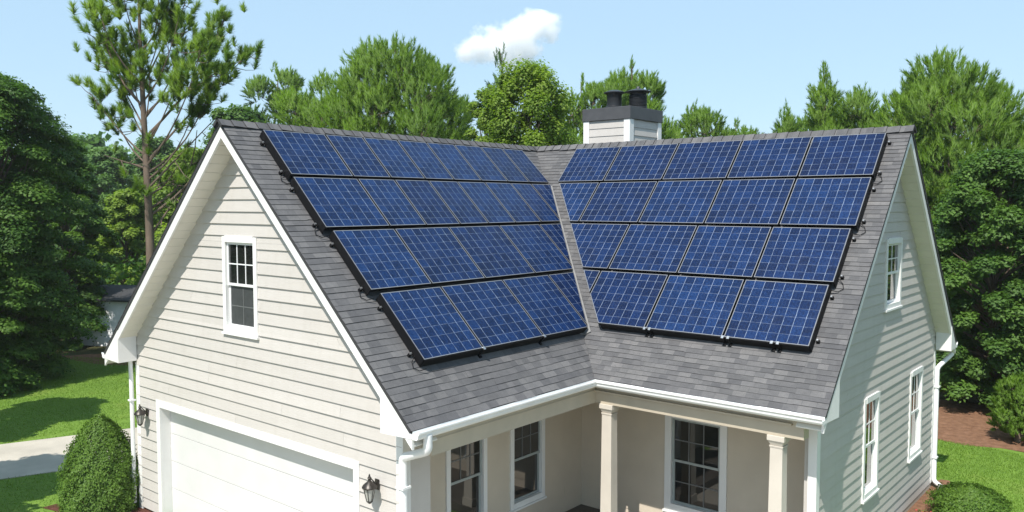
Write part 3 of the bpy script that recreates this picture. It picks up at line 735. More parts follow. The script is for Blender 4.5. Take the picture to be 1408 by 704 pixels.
sheet('mulch_bed', wob([(-21.5, 5.9), (-18.6, 6.0), (-15.6, 8.0), (-13, 10.2), (-15, 11), (-20, 8)], 0.12, 8), -0.002, 'mulch')
dr = MB(); dr.box(0, 1, 0, 1, 0, 1, T=lambda a, b, c: Vector(((-11.4+a*2.9)+b*4.4, -3.0+b*12.0-a*0.6, -0.15+c*0.16)))
o = dr.build('path', ['concrete']); tag(o, kind='structure')
bounce_paving = MB(); bounce_paving.box(2.95, 11.5, -7.5, YE-0.3, -0.15, 0.010); o = bounce_paving.build('path', ['concrete']); tag(o, kind='structure')  # unseen paving, added to bounce warm light into the porch and soffit
dw = MB(); dw.box(-2.75, 2.75, -25, YF-0.001, -0.15, 0.012); o = dw.build('driveway', ['concrete']); tag(o, kind='structure')

# ------------------------------------------------------------------ vegetation
def raw(name, co, faces_n, mat, parent, tint, out=None, soft=0.6):
    # co: (F, k, 3) array of separate faces
    F, k, _ = co.shape
    if out is not None:                                         # wind each leaf so that its face looks outwards, then soften its normal
        g = np.cross(co[:, 1]-co[:, 0], co[:, 2]-co[:, 0]); flip = np.sum(g*out, -1) < 0
        co = co.copy(); co[flip] = co[flip][:, ::-1]; g[flip] *= -1
        nn = unit(unit(g)*(1-soft)+out*soft)
    me = bpy.data.meshes.new(name)
    me.vertices.add(F*k); me.vertices.foreach_set('co', co.reshape(-1).astype(np.float32))
    me.loops.add(F*k); me.loops.foreach_set('vertex_index', np.arange(F*k, dtype=np.int32))
    me.polygons.add(F); me.polygons.foreach_set('loop_start', np.arange(0, F*k, k, dtype=np.int32))
    me.update(calc_edges=True)
    at = me.attributes.new('tint', 'FLOAT', 'FACE'); at.data.foreach_set('value', tint.astype(np.float32))
    me.materials.append(M[mat])
    if out is not None:
        me.polygons.foreach_set('use_smooth', np.ones(F, dtype=bool)); me.normals_split_custom_set_from_vertices(np.repeat(nn, k, 0).tolist())
    o = bpy.data.objects.new(name, me); COL.objects.link(o)
    if parent: o.parent = parent
    return o
def unit(v): return v/np.maximum(np.linalg.norm(v, axis=-1, keepdims=True), 1e-9)
def perp(R, d):
    r = R.normal(size=d.shape); return unit(r-d*np.sum(r*d, -1, keepdims=True))
def needles(R, pos, axis, Ls, per, nl, wd, spread=(35, 75)):
    """bottle-brush shoots: pos, axis (N,3); Ls shoot length"""
    N = len(pos)
    t = R.uniform(0, 1, (N, per)); base = pos[:, None]+axis[:, None]*(t*Ls[:, None])[..., None]
    A = np.repeat(axis[:, None], per, 1); p = perp(R, A)
    ang = np.radians(R.uniform(*spread, (N, per)))*(1-0.55*t); ang = ang[..., None]
    d = A*np.cos(ang)+p*np.sin(ang); d[..., 2] += 0.06; d = unit(d)
    s = perp(R, d)
    ln = nl*R.uniform(0.7, 1.15, (N, per, 1))
    tri = np.stack([base-s*wd/2, base+s*wd/2, base+d*ln], 2)
    return tri.reshape(-1, 3, 3), d.reshape(-1, 3)
def spot(px, d):                                             # ground position under a column of the picture at depth d
    v = FW+RT*((px-704)/F_PX)+UP*(71/F_PX); p = CAM+v*d
    return Vector((p.x, p.y, 0))
def zat(py, d): return CAM.z+(281-py)/F_PX*d
def limb(mb, a, b, r0, r1, R, bend=0.12, n=5, sides=6, up=0.0):
    a, b = Vector(a), Vector(b); ln = (b-a).length; off = Vector(R.normal(size=3))*ln*bend; pts = []
    for i in range(n+1):
        f = i/n; pts.append(a.lerp(b, f)+off*math.sin(math.pi*f)*0.5+Vector((0, 0, up*ln*math.sin(math.pi*f))))
    mb.tube(pts, [r0+(r1-r0)*i/n for i in range(n+1)], sides, caps=False); return pts

def pine(px, d, top, rad_px, label, seed, crown0=0.25, shoots=900, per=34, mat='needle', nl=0.30, wd=0.030, group='pines around the house', name='pine_tree', shape=0.55, lobes=None, sl=(0.35, 0.70)):
    R = np.random.default_rng(seed); base = spot(px, d); H = zat(top, d); r = rad_px/F_PX*d
    root = empty(name, base); tag(root, label, 'tree', group)
    tk = MB(); tr = 0.05+H*0.012
    tp = [Vector((R.normal()*0.05*f*H*0.1, R.normal()*0.05*f*H*0.1, H*f*0.97)) for f in np.linspace(0, 1, 9)]
    tk.tube(tp, [tr*(1-0.9*f) for f in np.linspace(0, 1, 9)], 9)
    z0 = H*crown0; hc = H-z0; P, A, Tn, O = [], [], [], []
    nl_ = lobes or max(9, int(shoots/75)); per_l = int(shoots*1.5/nl_)
    for b in range(nl_):
        f = (b+R.uniform(0.1, 0.9))/nl_; zc = z0+hc*(0.06+0.80*f)
        prof = math.sqrt(max(0.03, 1-((f-0.34)/0.74)**2)) if shape > 0.45 else max(0.08, 1.15*(1-f)**0.85)
        az = b*2.39996+R.uniform(-0.3, 0.3); lr = r*(0.33 if shape > 0.45 else 0.27)*R.uniform(0.8, 1.25)*(0.65+0.35*prof)
        rr = max(0, r*prof-lr*0.8)*R.uniform(0.75, 1.05)
        c = np.array([math.cos(az)*rr, math.sin(az)*rr, min(zc, H-lr*0.9)])
        limb(tk, (0, 0, max(0.2, c[2]-0.35*rr-0.2)), c, 0.03+0.012*rr, 0.015, R, 0.08, 4, 5)
        v = unit(R.normal(size=(per_l, 3))+np.array([math.cos(az)*0.35, math.sin(az)*0.35, 0.45]))
        q = R.uniform(0.55, 1.05, per_l)[:, None]**0.6
        pp = c+v*q*lr*np.array([1, 1, 0.95]); lt = 0.47+0.13*R.normal()
        for j in range(0, per_l, 9): tk.tube([c, c+(pp[j]-c)*0.6+np.array([0, 0, -.05]), pp[j]], [0.016, 0.011, 0.007], 4, caps=False)
        P.append(pp); A.append(unit(v*0.55+np.array([0, 0, 0.75])+R.normal(size=(per_l, 3))*0.22)); Tn.append(np.clip(lt+0.13*R.normal(size=per_l), 0, 1)); O.append(unit(v*0.8+np.array([0, 0, 0.35])))
    k = 4 if shape > 0.45 else 10; O.append(np.tile([[0, 0, 1.0]], (k, 1))); P.append(np.stack([R.normal(size=k)*0.12, R.normal(size=k)*0.12, H-0.35-R.uniform(0, 0.5 if shape > 0.45 else 0.9, k)], 1)); A.append(unit(np.stack([R.normal(size=k)*.2, R.normal(size=k)*.2, np.ones(k)], 1))); Tn.append(np.full(k, 0.5))
    P, A, Tn = np.concatenate(P), np.concatenate(A), np.concatenate(Tn); P[:, 2] = np.maximum(P[:, 2], 0.08)
    tk.build('trunk', ['bark'], root, smooth=True)
    per = int(per*1.35); tri, nd = needles(R, P, A, R.uniform(*sl, len(P)), per, nl*0.78, wd, (28, 62))
    raw('crown', tri, 3, mat, root, np.repeat(Tn, per)+R.normal(size=len(tri))*0.06, unit(np.repeat(np.concatenate(O), per, 0)*0.6+nd*0.7), 0.6)
    return root

def leaves(R, pos, nrm, size, aspect=0.62):
    """one kite shaped leaf per position"""
    N = len(pos); t = perp(R, nrm); b = np.cross(nrm, t); s = (size*R.uniform(0.65, 1.25, N))[:, None]
    return np.stack([pos-t*s, pos+b*s*aspect-t*s*0.1+nrm*s*0.12, pos+t*s, pos-b*s*aspect-t*s*0.1+nrm*s*0.12], 1)
def broad(px, d, top, rad_px, label, seed, crown0=0.12, clumps=90, per=260, size=0.10, mat='leaf', flat=0.75, group='broadleaf trees around the house', name='broadleaf_tree', shape=1.0, clump_r=0.24, bark='bark', base=None, H=None, r=None, droop=0.0, trunk_r=None, hang=0.3, bough=1.0):
    R = np.random.default_rng(seed)
    if base is None: base = spot(px, d); H = zat(top, d); r = rad_px/F_PX*d
    root = empty(name, base); tag(root, label, 'tree', group)
    tk = MB(); tr = trunk_r or (0.05+H*0.013)
    tp = [Vector((R.normal()*0.03*f*r, R.normal()*0.03*f*r, H*0.9*f)) for f in np.linspace(0, 1, 8)]
    tk.tube(tp, [tr*(1-0.9*f) for f in np.linspace(0, 1, 8)], 9)
    z0 = H*crown0; P, N_, Tn, O = [], [], [], []
    for k in range(clumps):
        f = (k+R.uniform())/clumps; z = z0+(H-z0)*f
        prof = math.sqrt(max(0.06, 1-((f-0.40)/0.64)**2))
        az = k*2.39996+R.normal()*0.3; q = R.uniform(0.35, 1.0)**0.5*R.uniform(0.74, 1.2); rr = r*prof*q
        cr = r*clump_r*R.uniform(0.7, 1.3)
        c = np.array([math.cos(az)*max(0, rr-cr*0.35), math.sin(az)*max(0, rr-cr*0.35), min(z, H-cr*0.55)-droop*rr])
        limb(tk, (0, 0, max(0.2, z*0.72)), c, 0.02+0.01*rr, 0.008, R, 0.1, 3, 5)
        v = unit(R.normal(size=(per, 3))); rad_ = R.uniform(0.15, 1, per)**0.45
        p = v*rad_[:, None]*cr*(1+0.25*R.normal(size=(per, 1))*0.6); p[:, 2] *= flat
        out = np.array([math.cos(az), math.sin(az), 0]); p += np.outer(p@out, out)*(bough-1)
        p[:, 2] -= hang*np.maximum(0, p@out)                                   # outer sprays hang a little
        n = unit(v*0.7+np.array([0, 0, 0.9])+R.normal(size=(per, 3))*0.45)
        P.append(c+p); N_.append(n); O.append(unit(v*0.7+out*0.25+np.array([0, 0, 0.4]))); Tn.append(np.clip(0.45+0.2*R.normal()+0.12*R.normal(size=per), 0, 1))
    tk.build('trunk', [bark], root, smooth=True)
    P, N_, Tn = np.concatenate(P), np.concatenate(N_), np.concatenate(Tn)
    P[:, 2] = np.maximum(P[:, 2], 0.05)
    raw('crown', leaves(R, P, N_, size), 4, mat, root, Tn, np.concatenate(O), 0.5)
    return root

# --- the tall open pine on the left
def tall_pine(px, d, top, label, seed):
    R = np.random.default_rng(seed); base = spot(px, d); H = zat(top, d); s = d/F_PX
    root = empty('tall_pine_tree', base); tag(root, label, 'tree')
    tk = MB(); zz = np.linspace(0, 1, 12)
    tp = [Vector((0.07*math.sin(f*5), 0.05*math.sin(f*4+1), H*f*0.985)) for f in zz]
    tk.tube(tp, [0.165*(1-f)**0.8+0.02 for f in zz], 10)
    P, A, Tn = [], [], []
    # (side, height in the picture where it leaves the trunk, tip offset x px, tip y px)
    spec = [(-95, 5, 150), (-95, 130, 215), (-80, 60, 150), (-55, 20, 120), (-60, 105, 190), (-35, -5, 70), (-25, 50, 130), (60, 5, 120), (125, 30, 190), (150, 65, 225), (150, 95, 200), (105, 50, 160), (85, 100, 205), (90, 145, 250), (35, -12, 70), (25, 40, 110), (55, 65, 165), (120, 110, 240), (-70, 150, 225), (15, 100, 170), (-15, 90, 165), (-105, 70, 180), (70, 30, 140), (130, 85, 230), (-45, 75, 150), (40, 15, 90)]
    for k, (dx, tipy, rooty) in enumerate(spec):
        z0, z1 = zat(rooty, d), zat(tipy, d); lat = dx*s*(R.uniform(0.74, 0.82) if dx < 0 else R.uniform(0.80, 0.90)); dep = R.uniform(-1, 1)*abs(lat)*0.55+R.normal()*0.3
        e = Vector((RT.x*lat+FW.x*dep, RT.y*lat+FW.y*dep, z1)); a = Vector((0, 0, z0))
        pts = limb(tk, a, e, 0.026+abs(lat)*0.006, 0.010, R, 0.10, 6, 6, up=-0.10)
        ln = (e-a).length; n = int(8+ln*5.2)
        for j in range(n):
            q = R.uniform(0.42, 1.0)**0.55; c0 = pts[min(6, int(q*6))].lerp(pts[min(6, int(q*6)+1)], q*6-int(q*6))
            off = Vector((R.normal(), R.normal(), 0.35+R.normal()*0.5))*(0.10+0.22*q)
            c = c0+off
            if j % 3 == 0: tk.tube([c0, c0.lerp(c, 0.55)+Vector((0, 0, -0.04)), c], [0.014, 0.011, 0.007], 5, caps=False)
            ax = ((e-a).normalized()*0.5+Vector((0, 0, 0.8))+Vector(R.normal(size=3))*0.35).normalized()
            t_ = np.clip(0.5+0.25*R.normal(), 0, 1)
            P.append(c); A.append(ax); Tn.append(t_)
    for k in range(40):
        P.append(Vector((R.normal()*0.4, R.normal()*0.4, H-R.uniform(-0.2, 1.8)))); A.append(Vector((R.normal()*.4, R.normal()*.4, 1)).normalized()); Tn.append(0.6)
    # bare lower branches on the right
    for dx, ty, ry in ((70, 180, 290), (60, 245, 330), (85, 210, 300), (-50, 215, 232), (40, 230, 270), (95, 160, 262)):
        z0, z1 = zat(ry, d), zat(ty, d); lat = dx*s; dep = R.uniform(-.5, .5)
        e = Vector((RT.x*lat+FW.x*dep, RT.y*lat+FW.y*dep, z1)); pts = limb(tk, (0, 0, z0), e, 0.045, 0.012, R, 0.12, 6, 6, up=-0.08)
        for q in (2, 3, 4, 5):
            c = pts[q]+Vector(R.normal(size=3))*0.5; tk.tube([pts[q], pts[q].lerp(c, 0.6), c+Vector((0, 0, .15))], [0.016, 0.01, 0.005], 5, caps=False)
            if q > 2:
                for _ in range(2): P.append(c+Vector(R.normal(size=3))*0.15); A.append(Vector((R.normal()*.5, R.normal()*.5, .8)).normalized()); Tn.append(0.35)
    tk.build('trunk', ['bark'], root, smooth=True)
    P, A, Tn = np.array([tuple(p) for p in P]), np.array([tuple(a) for a in A]), np.array(Tn); per = 110
    tri, nd = needles(R, P, A, R.uniform(0.15, 0.32, len(P)), per, 0.25, 0.022, (35, 80))
    raw('crown', tri, 3, 'needle_tall', root, np.repeat(Tn, per)+R.normal(size=len(tri))*0.08, unit(np.repeat(A, per, 0)*0.4+nd), 0.6)
tall_pine(202, 27.5, -45, 'tall open pine with bare lower trunk rising above the left rake', 11)

# --- pines behind the house
pine(382, 58, 90, 62, 'small rounded pine between the tall open pine and the broad pine', 21, 0.2, 1300, 30, wd=0.045, nl=0.36, sl=(0.4, 0.8))
pine(548, 36, 52, 112, 'broad rounded pine standing behind the left ridge', 22, 0.18, 3200, 40, wd=0.026)
pine(445, 39, 100, 84, 'bright green pine overlapping the left flank of the broad pine', 23, 0.15, 1700, 36, wd=0.03)
pine(618, 41, 118, 50, 'low pine closing the right flank of the broad pine', 35, 0.15, 700, 36, wd=0.03)
pine(690, 34, 64, 36, 'slim bluish spire conifer peeking over the light green tree', 24, 0.2, 380, 36, 'needle_blue', 0.2, 0.024, shape=0.32, name='spire_conifer', group=None)
pine(866, 43, 82, 64, 'dark pine directly behind the chimney flues', 25, 0.25, 1400, 36, wd=0.034)
pine(800, 44, 106, 62, 'dark pine left of the chimney', 26, 0.2, 1300, 34, wd=0.034)
pine(950, 47, 141, 76, 'round pine crown just right of the chimney', 27, 0.2, 1500, 34, wd=0.036)
pine(1010, 58, 166, 54, 'lowest small pine crown over the right ridge', 28, 0.2, 900, 30, wd=0.045, nl=0.34)
pine(1130, 38, 92, 62, 'young pointed pine with open shoots above the right ridge', 29, 0.2, 560, 40, wd=0.028, shape=0.36, lobes=18)
pine(1078, 40, 142, 46, 'shorter young pine left of the pointed pine', 30, 0.2, 460, 36, wd=0.028, shape=0.4, lobes=14)
pine(1182, 37, 120, 66, 'young pine filling the gap before the big right pine', 31, 0.2, 1200, 36, wd=0.028, shape=0.5)
pine(1118, 46, 142, 80, 'low pine behind the two young pointed pines', 36, 0.15, 1300, 34, wd=0.034)
pine(1300, 32, 78, 112, 'big bushy pine rising behind the right gable', 32, 0.16, 3200, 40, wd=0.026)
pine(1410, 34, 112, 70, 'pine at the right picture edge beside the big bushy pine', 33, 0.16, 1100, 38, wd=0.028)
pine(1235, 34, 160, 64, 'lower pine hugging the right rake', 34, 0.16, 1000, 38, wd=0.028)

# --- broadleaf trees
broad(728, 27, 96, 86, 'light green leafy tree left of the chimney', 41, 0.1, 160, 640, 0.056, 'leaf_light', clump_r=0.19, flat=1.15, hang=0.1)
broad(668, 29, 125, 40, 'small light green tree at the broad pine flank', 42, 0.1, 50, 500, 0.056, 'leaf_light')
broad(1372, 23, 208, 92, 'leafy green tree at the right of the gable wall', 43, 0.06, 190, 650, 0.058, 'leaf', clump_r=0.19, bough=1.25, flat=0.62)
broad(1310, 28, 300, 60, 'dim leafy tree tucked behind the right rear corner', 44, 0.04, 80, 420, 0.075, 'leaf_dark')
broad(1440, 27, 330, 80, 'leafy tree behind the low conifer at the right edge', 45, 0.04, 80, 420, 0.075, 'leaf_dark')
broad(-4, 27, 98, 104, 'large dark layered tree at the left picture edge', 46, 0.04, 150, 1050, 0.058, 'leaf_dark', flat=0.42, droop=0.06, clump_r=0.25, hang=0.4, bough=1.45)
broad(90, 33, 190, 48, 'dark layered tree behind the left edge tree', 47, 0.03, 90, 900, 0.068, 'leaf_dark', flat=0.42, droop=0.06, clump_r=0.28, hang=0.4, bough=1.4)
broad(-40, 25, 330, 74, 'dark low tree in front of the left edge tree', 48, 0.03, 90, 900, 0.056, 'leaf_dark', flat=0.42, droop=0.06, clump_r=0.26, hang=0.4, bough=1.45)
broad(265, 45, 205, 62, 'green tree behind the lower trunk of the tall open pine', 49, 0.04, 110, 460, 0.095, 'leaf_light', clump_r=0.2, bough=1.2)
broad(172, 40, 262, 40, 'bushy green tree left of the tall open pine trunk', 50, 0.03, 90, 460, 0.085, 'leaf_light', bough=1.2)
broad(330, 50, 150, 60, 'green tree over the left roof peak', 51, 0.05, 100, 400, 0.11, 'leaf')
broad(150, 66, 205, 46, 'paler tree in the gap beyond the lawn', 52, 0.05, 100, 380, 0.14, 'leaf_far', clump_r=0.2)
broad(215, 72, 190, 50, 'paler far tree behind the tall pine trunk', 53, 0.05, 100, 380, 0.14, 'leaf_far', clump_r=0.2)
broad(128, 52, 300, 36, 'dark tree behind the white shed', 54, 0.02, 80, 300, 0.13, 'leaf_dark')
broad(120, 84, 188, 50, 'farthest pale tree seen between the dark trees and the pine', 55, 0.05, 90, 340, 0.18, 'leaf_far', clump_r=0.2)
# trees out of the frame whose shadows lie on the lawn, and whose reflections fill the windows
broad(0, 0, 0, 0, 'leafy tree shading the lawn near the path', 61, 0.3, 70, 260, 0.13, 'leaf', base=Vector((-11.8, -1.9, 0)), H=7.2, r=1.8)
broad(0, 0, 0, 0, 'leafy tree shading the grass before the cone shrub', 62, 0.3, 70, 260, 0.13, 'leaf', base=Vector((-6.3, -4.3, 0)), H=7.0, r=1.7)
broad(0, 0, 0, 0, 'leafy tree in the side yard facing the right wall windows', 63, 0.05, 90, 240, 0.14, 'leaf_light', base=Vector((14.8, 19.3, 0)), H=10, r=3.6)

# --- shrubs
def shrub(name, base, H, r, label, seed, cone, n, size):
    R = np.random.default_rng(seed); root = empty(name, base); tag(root, label, 'shrub')
    m = MB()
    for k in range(7):
        az = k*0.9; m.tube([(0, 0, 0), (math.cos(az)*r*0.2, math.sin(az)*r*0.2, H*0.35), (math.cos(az)*r*0.35, math.sin(az)*r*0.35, H*0.6)], [0.025, 0.016, 0.006], 6, caps=False)
    m.build('stem', ['bark'], root, smooth=True)
    def prof(f):
        if cone: return np.clip(np.sin(np.pi*(np.clip(f, 0, 1)*0.62+0.38)), 0, 1)**0.64
        return np.sqrt(np.clip(1-(2*f-0.82)**2*0.75, 0, 1))*np.where(f > 0.86, np.clip((1-f)/0.14, 0, 1)**0.5, 1)
    f = R.uniform(0.0, 1, n)**(1.15 if cone else 1.0); az = R.uniform(0, 2*math.pi, n)
    lump = 1+0.05*np.sin(az*5+f*9)+0.05*np.sin(az*9-f*17+1.3)+0.03*np.sin(az*17+f*31)
    shell = R.uniform(0.55, 1, n)**0.35*(1+0.035*R.normal(size=n)+0.09*(R.uniform(0, 1, n) < 0.03))
    rr = prof(f)*r*lump*shell
    P = np.stack([np.cos(az)*rr, np.sin(az)*rr, f*H*(0.985+0.03*lump)*(0.75+0.25*shell)], 1)
    if not cone:
        top = R.uniform(0, 1, n) < 0.35
        q = np.sqrt(R.uniform(0, 1, n))*r*0.9
        P[top] = np.stack([np.cos(az)*q, np.sin(az)*q, H*np.sqrt(np.clip(1-(q/r)**2*0.8, 0, 1))*(0.9+0.12*R.normal(size=n)*0.5)], 1)[top]
    N_ = unit(np.stack([np.cos(az), np.sin(az), 0.5+0*az], 1)+R.normal(size=(n, 3))*0.5)
    raw('foliage', leaves(R, P, N_, size, 0.5), 4, 'leaf_bush', root, out=unit(np.stack([np.cos(az), np.sin(az), 0.45+0*az], 1)), soft=0.4, tint=np.clip(0.5+0.25*(lump-1)/0.08*0.4+0.18*R.normal(size=n), 0, 1))
    return root
shrub('cone_shrub', (-4.22, -0.12, 0), 1.74, 0.71, 'clipped cone shaped green shrub beside the garage corner', 71, True, 40000, 0.024)
shrub('round_shrub', (8.55, 9.75, 0), 0.62, 0.66, 'low rounded green shrub on the lawn by the right wall', 72, False, 15000, 0.026)
pine(1412, 19.6, 522, 30, 'small feathery conifer on the mulch bed at the right edge', 73, 0.03, 520, 60, 'needle', 0.12, 0.016, sl=(0.1, 0.22), lobes=22, name='small_conifer', shape=0.5, group=None)
fr_ = random.Random(9)
for k, (x, y) in enumerate(((8.0, 9.05), (7.95, 8.8))):
    root = empty('flowering_plant', (x, y, 0)); tag(root, 'tiny red flowering plant in the mulch at the foot of the right wall', 'plant', 'red flowers by the right wall')
    R = np.random.default_rng(80+k)
    p = R.normal(size=(240, 3))*np.array([.08, .08, .05])+np.array([0, 0, .1]); raw('leaves', leaves(R, p, unit(R.normal(size=(240, 3))+np.array([0, 0, 1])), 0.025), 4, 'leaf_bush', root, R.uniform(0, 1, 240))
M['petal'] = plain('red_petals', (0.45, 0.03, 0.03), 0.5, 0.2, 20)
for o in [o for o in COL.objects if o.name.startswith('flowering_plant')]:
    m = MB()
    for k in range(9):
        x, y, z = fr_.gauss(0, .08), fr_.gauss(0, .08), 0.16+fr_.uniform(0, .05); m.lathe([(0.004, 0), (0.022, 0.012), (0.012, 0.02)], (x, y, z), 7)
    m.build('blossom', ['petal'], o)

# --- white shed beyond the lawn
sp_ = spot(146, 34.5); sh = empty('shed', sp_, math.atan2(RT.y, RT.x)-0.25); tag(sh, 'small white shed with dark roof half hidden under the trees', 'shed')
m = MB()
siding(m, lambda u, z, o: Vector((u, -1.3-o, z)), 0, 1.9, lambda z: (-0.75, 2.2), [], 0.16, 0.014)
siding(m, lambda u, z, o: Vector((-0.75-o, u, z)), 0, 1.9, lambda z: (-1.3, 1.3), [], 0.16, 0.014)
m.box(-0.74, 2.19, -1.29, 1.3, 0, 1.9); m.build('wall', ['shedwall'], sh)
m = MB()
for sg in (-1, 1): m.prism([(-1.0, 0, 2.3), (2.45, 0, 2.3), (2.45, sg*1.6, 1.86), (-1.0, sg*1.6, 1.86)], [(-1.0, 0, 2.37), (2.45, 0, 2.37), (2.45, sg*1.6, 1.93), (-1.0, sg*1.6, 1.93)])
m.prism([(-0.7, -1.25, 1.9), (2.15, -1.25, 1.9), (2.15, 1.25, 1.9), (-0.7, 1.25, 1.9)], [(-0.7, -0.01, 2.28), (2.15, -0.01, 2.28), (2.15, 0.01, 2.28), (-0.7, 0.01, 2.28)]); m.build('roof', ['deck'], sh)

# --- far woods: one leafy mass ringing the yard
def woods():
    R = np.random.default_rng(90); P, T_ = [], []
    n = 900
    ang = R.uniform(-1.25, 1.25, n); dd = R.uniform(78, 150, n)
    for a, d_ in zip(ang, dd):
        dirv = FW*math.cos(a)+RT*math.sin(a); b = np.array([CAM.x+dirv.x*d_, CAM.y+dirv.y*d_, 0])
        H = R.uniform(8.5, 13)*(0.85+d_/420); rr = R.uniform(2.4, 4.2); per = 230
        v = unit(R.normal(size=(per, 3))); q = v*R.uniform(0.6, 1, (per, 1))*np.array([rr, rr, H*0.5])
        q[:, 2] += H*0.52; P.append(b+q); T_.append(np.clip(0.5+0.2*R.normal()+0.1*R.normal(size=per), 0, 1))
    P = np.concatenate(P); N_ = unit(R.normal(size=P.shape)+np.array([0, 0, 0.8]))
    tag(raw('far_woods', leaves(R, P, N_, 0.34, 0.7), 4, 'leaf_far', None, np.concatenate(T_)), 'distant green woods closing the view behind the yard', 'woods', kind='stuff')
woods()
# --- understorey at the wood edge: dim bushes one can hardly tell apart
def under():
    R = np.random.default_rng(91); P, T_ = [], []
    def row(p0, p1, n, H, r):
        for k in range(n):
            f = (k+R.uniform())/n; b = np.array([p0[0]+(p1[0]-p0[0])*f+R.normal()*0.8, p0[1]+(p1[1]-p0[1])*f+R.normal()*0.8, 0]); per = 420
            h, rr = H*R.uniform(0.6, 1.1), r*R.uniform(0.8, 1.2)
            v = unit(R.normal(size=(per, 3))); q = v*R.uniform(0.4, 1, (per, 1))**0.5*np.array([rr, rr, h*0.55]); q[:, 2] += h*0.5
            P.append(b+q); T_.append(np.clip(0.4+0.2*R.normal(size=per), 0, 1))
    row((-36, -4), (-27.5, 7.5), 16, 3.6, 2.0); row((-29, 9), (-16, 15), 12, 3.4, 2.0); row((-34, 12), (-20, 22), 10, 5, 2.4)
    row((-14, 18), (2, 24), 12, 3.2, 2.0); row((1, 24), (12, 21.5), 12, 3.4, 1.9); row((11, 22), (20, 17), 8, 3.4, 1.9); row((0, 29), (16, 26), 10, 5, 2.4)
    P = np.concatenate(P); P[:, 2] = np.maximum(P[:, 2], 0.03); N_ = unit(R.normal(size=P.shape)+np.array([0, 0, 0.9]))
    tag(raw('undergrowth', leaves(R, P, N_, 0.14, 0.6), 4, 'leaf_dark', None, np.concatenate(T_)), 'dense dark undergrowth along the edge of the woods', 'undergrowth', kind='stuff')
under()
# --- grass blades on the lawns in view
def grass():
    R = np.random.default_rng(92); P = []
    def patch(n, f):
        q = np.stack([R.uniform(f[0], f[1], n), R.uniform(f[2], f[3], n)], 1); P.append(q)
    patch(90000, (-21, -10.2, -6, 8)); patch(35000, (-10, -3.7, -4, 8)); patch(60000, (7.7, 14, 7.5, 15.2)); patch(30000, (2, 7.7, 11.4, 15.4))
    P = np.concatenate(P); x, y = P[:, 0], P[:, 1]
    b = (y+3.0+0.6*0.5)/12.0; xl = -11.4+b*4.4
    keep = ~((x > xl-0.08) & (x < xl+3.0)) & ~((x > -4.9) & (y > -0.9) & (x < -3)) & (x*0.52-y*1.0 > -17.0+0.0*x) & ~((x < 8.05) & (x > 7) & (y < 11.9)) & (y < 15.0-0.25*np.maximum(0, x-8))
    P = P[keep]; n = len(P); P = np.concatenate([P, np.full((n, 1), -0.004)], 1)
    d = unit(np.stack([R.normal(size=n)*0.35, R.normal(size=n)*0.35, np.ones(n)], 1)); s = perp(R, d)
    h = R.uniform(0.02, 0.05, n)[:, None]
    tri = np.stack([P-s*0.007, P+s*0.007, P+d*h], 1)
    t_ = np.clip(0.5+0.18*np.sin(P[:, 0]*1.1)*np.sin(P[:, 1]*0.9)+0.2*R.normal(size=n), 0, 1)
    tag(raw('grass', tri, 3, 'grassblade', None, t_), 'short mown grass on the lawn', 'grass', kind='stuff')
grass()

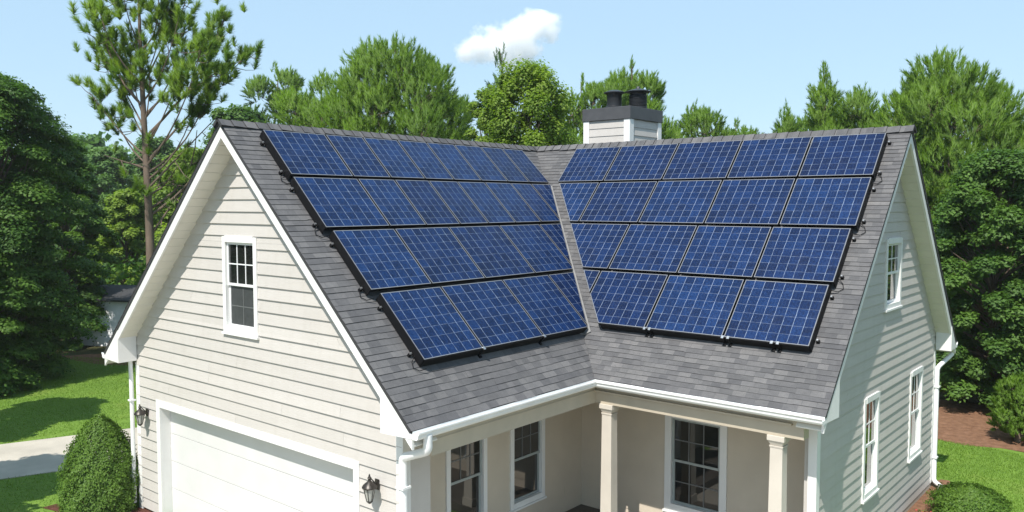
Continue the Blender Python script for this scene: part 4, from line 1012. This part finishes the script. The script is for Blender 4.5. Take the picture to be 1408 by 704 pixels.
# ------------------------------------------------------------------ one small cumulus cloud
def cloud():
    R = np.random.default_rng(7); d = 1500; s = d/F_PX
    c = CAM+(FW+RT*((702-704)/F_PX)+UP*((352-55)/F_PX))*d
    m, t, b = newmat('cloud_vapour')
    t.nodes.remove(b)
    pv = t.nodes.new('ShaderNodeVolumePrincipled'); pv.inputs['Color'].default_value = (1, 1, 1, 1); pv.inputs['Anisotropy'].default_value = 0.2
    tc = t.nodes.new('ShaderNodeTexCoord')
    blobs = [(-45, 12, 26), (-20, 6, 30), (8, -4, 30), (32, -18, 30), (48, -27, 24), (-60, 18, 18), (20, 12, 28), (-5, 16, 28), (55, -12, 18)]
    dens = None
    n1 = noise(t, 0.035/s*1.3, 6, tc.outputs['Object'], 0.62)
    for bx, by, br_ in blobs:
        pos = RT*bx*s-UP*by*s+FW*R.normal()*6*s
        vm = t.nodes.new('ShaderNodeVectorMath'); vm.operation = 'DISTANCE'; t.links.new(tc.outputs['Object'], vm.inputs[0]); vm.inputs[1].default_value = tuple(pos)
        f = mth(t, 'SUBTRACT', 1.0, mth(t, 'DIVIDE', vm.outputs['Value'], br_*s))
        dens = f if dens is None else mth(t, 'MAXIMUM', dens, f)
    q = mth(t, 'ADD', dens, mth(t, 'MULTIPLY', mth(t, 'SUBTRACT', n1, 0.54), 2.1))
    q = mth(t, 'MULTIPLY', mth(t, 'MAXIMUM', 0.0, mth(t, 'MINIMUM', q, 0.5)), 0.17)
    t.links.new(q, pv.inputs['Density'])
    t.links.new(pv.outputs[0], t.nodes['Material Output'].inputs['Volume'])
    mb = MB()
    mb.lathe([(0.1, -48*s), (38*s, -34*s), (48*s, 0), (38*s, 34*s), (0.1, 48*s)], (0, 0, 0), 24)
    o = mb.build('cloud', [m]); o.scale = (2.0, 1.2, 1.0); o.location = c
    # keep the long side across the view
    o.scale = (1, 1, 1)
    for v in o.data.vertices:
        p = Vector(v.co); a = p.x*2.0
        v.co = RT*a+Vector((FW.x, FW.y, 0)).normalized()*p.y+Vector((0, 0, p.z))
    tag(o, 'single small white puffy cloud in the blue sky', 'cloud')
cloud()

# ------------------------------------------------------------------ thin summer haze over the yard and the woods
def haze():
    m, t, b = newmat('summer_haze'); t.nodes.remove(b)
    pv = t.nodes.new('ShaderNodeVolumePrincipled'); pv.inputs['Color'].default_value = (0.93, 0.97, 1.0, 1); pv.inputs['Density'].default_value = 0.0004; pv.inputs['Anisotropy'].default_value = 0.3
    t.links.new(pv.outputs[0], t.nodes['Material Output'].inputs['Volume'])
    h = MB(); h.box(-230, 200, -120, 260, -1.2, 22); o = h.build('haze', [m]); tag(o, 'thin pale summer haze in the air over the yard', 'haze', kind='stuff')
haze()
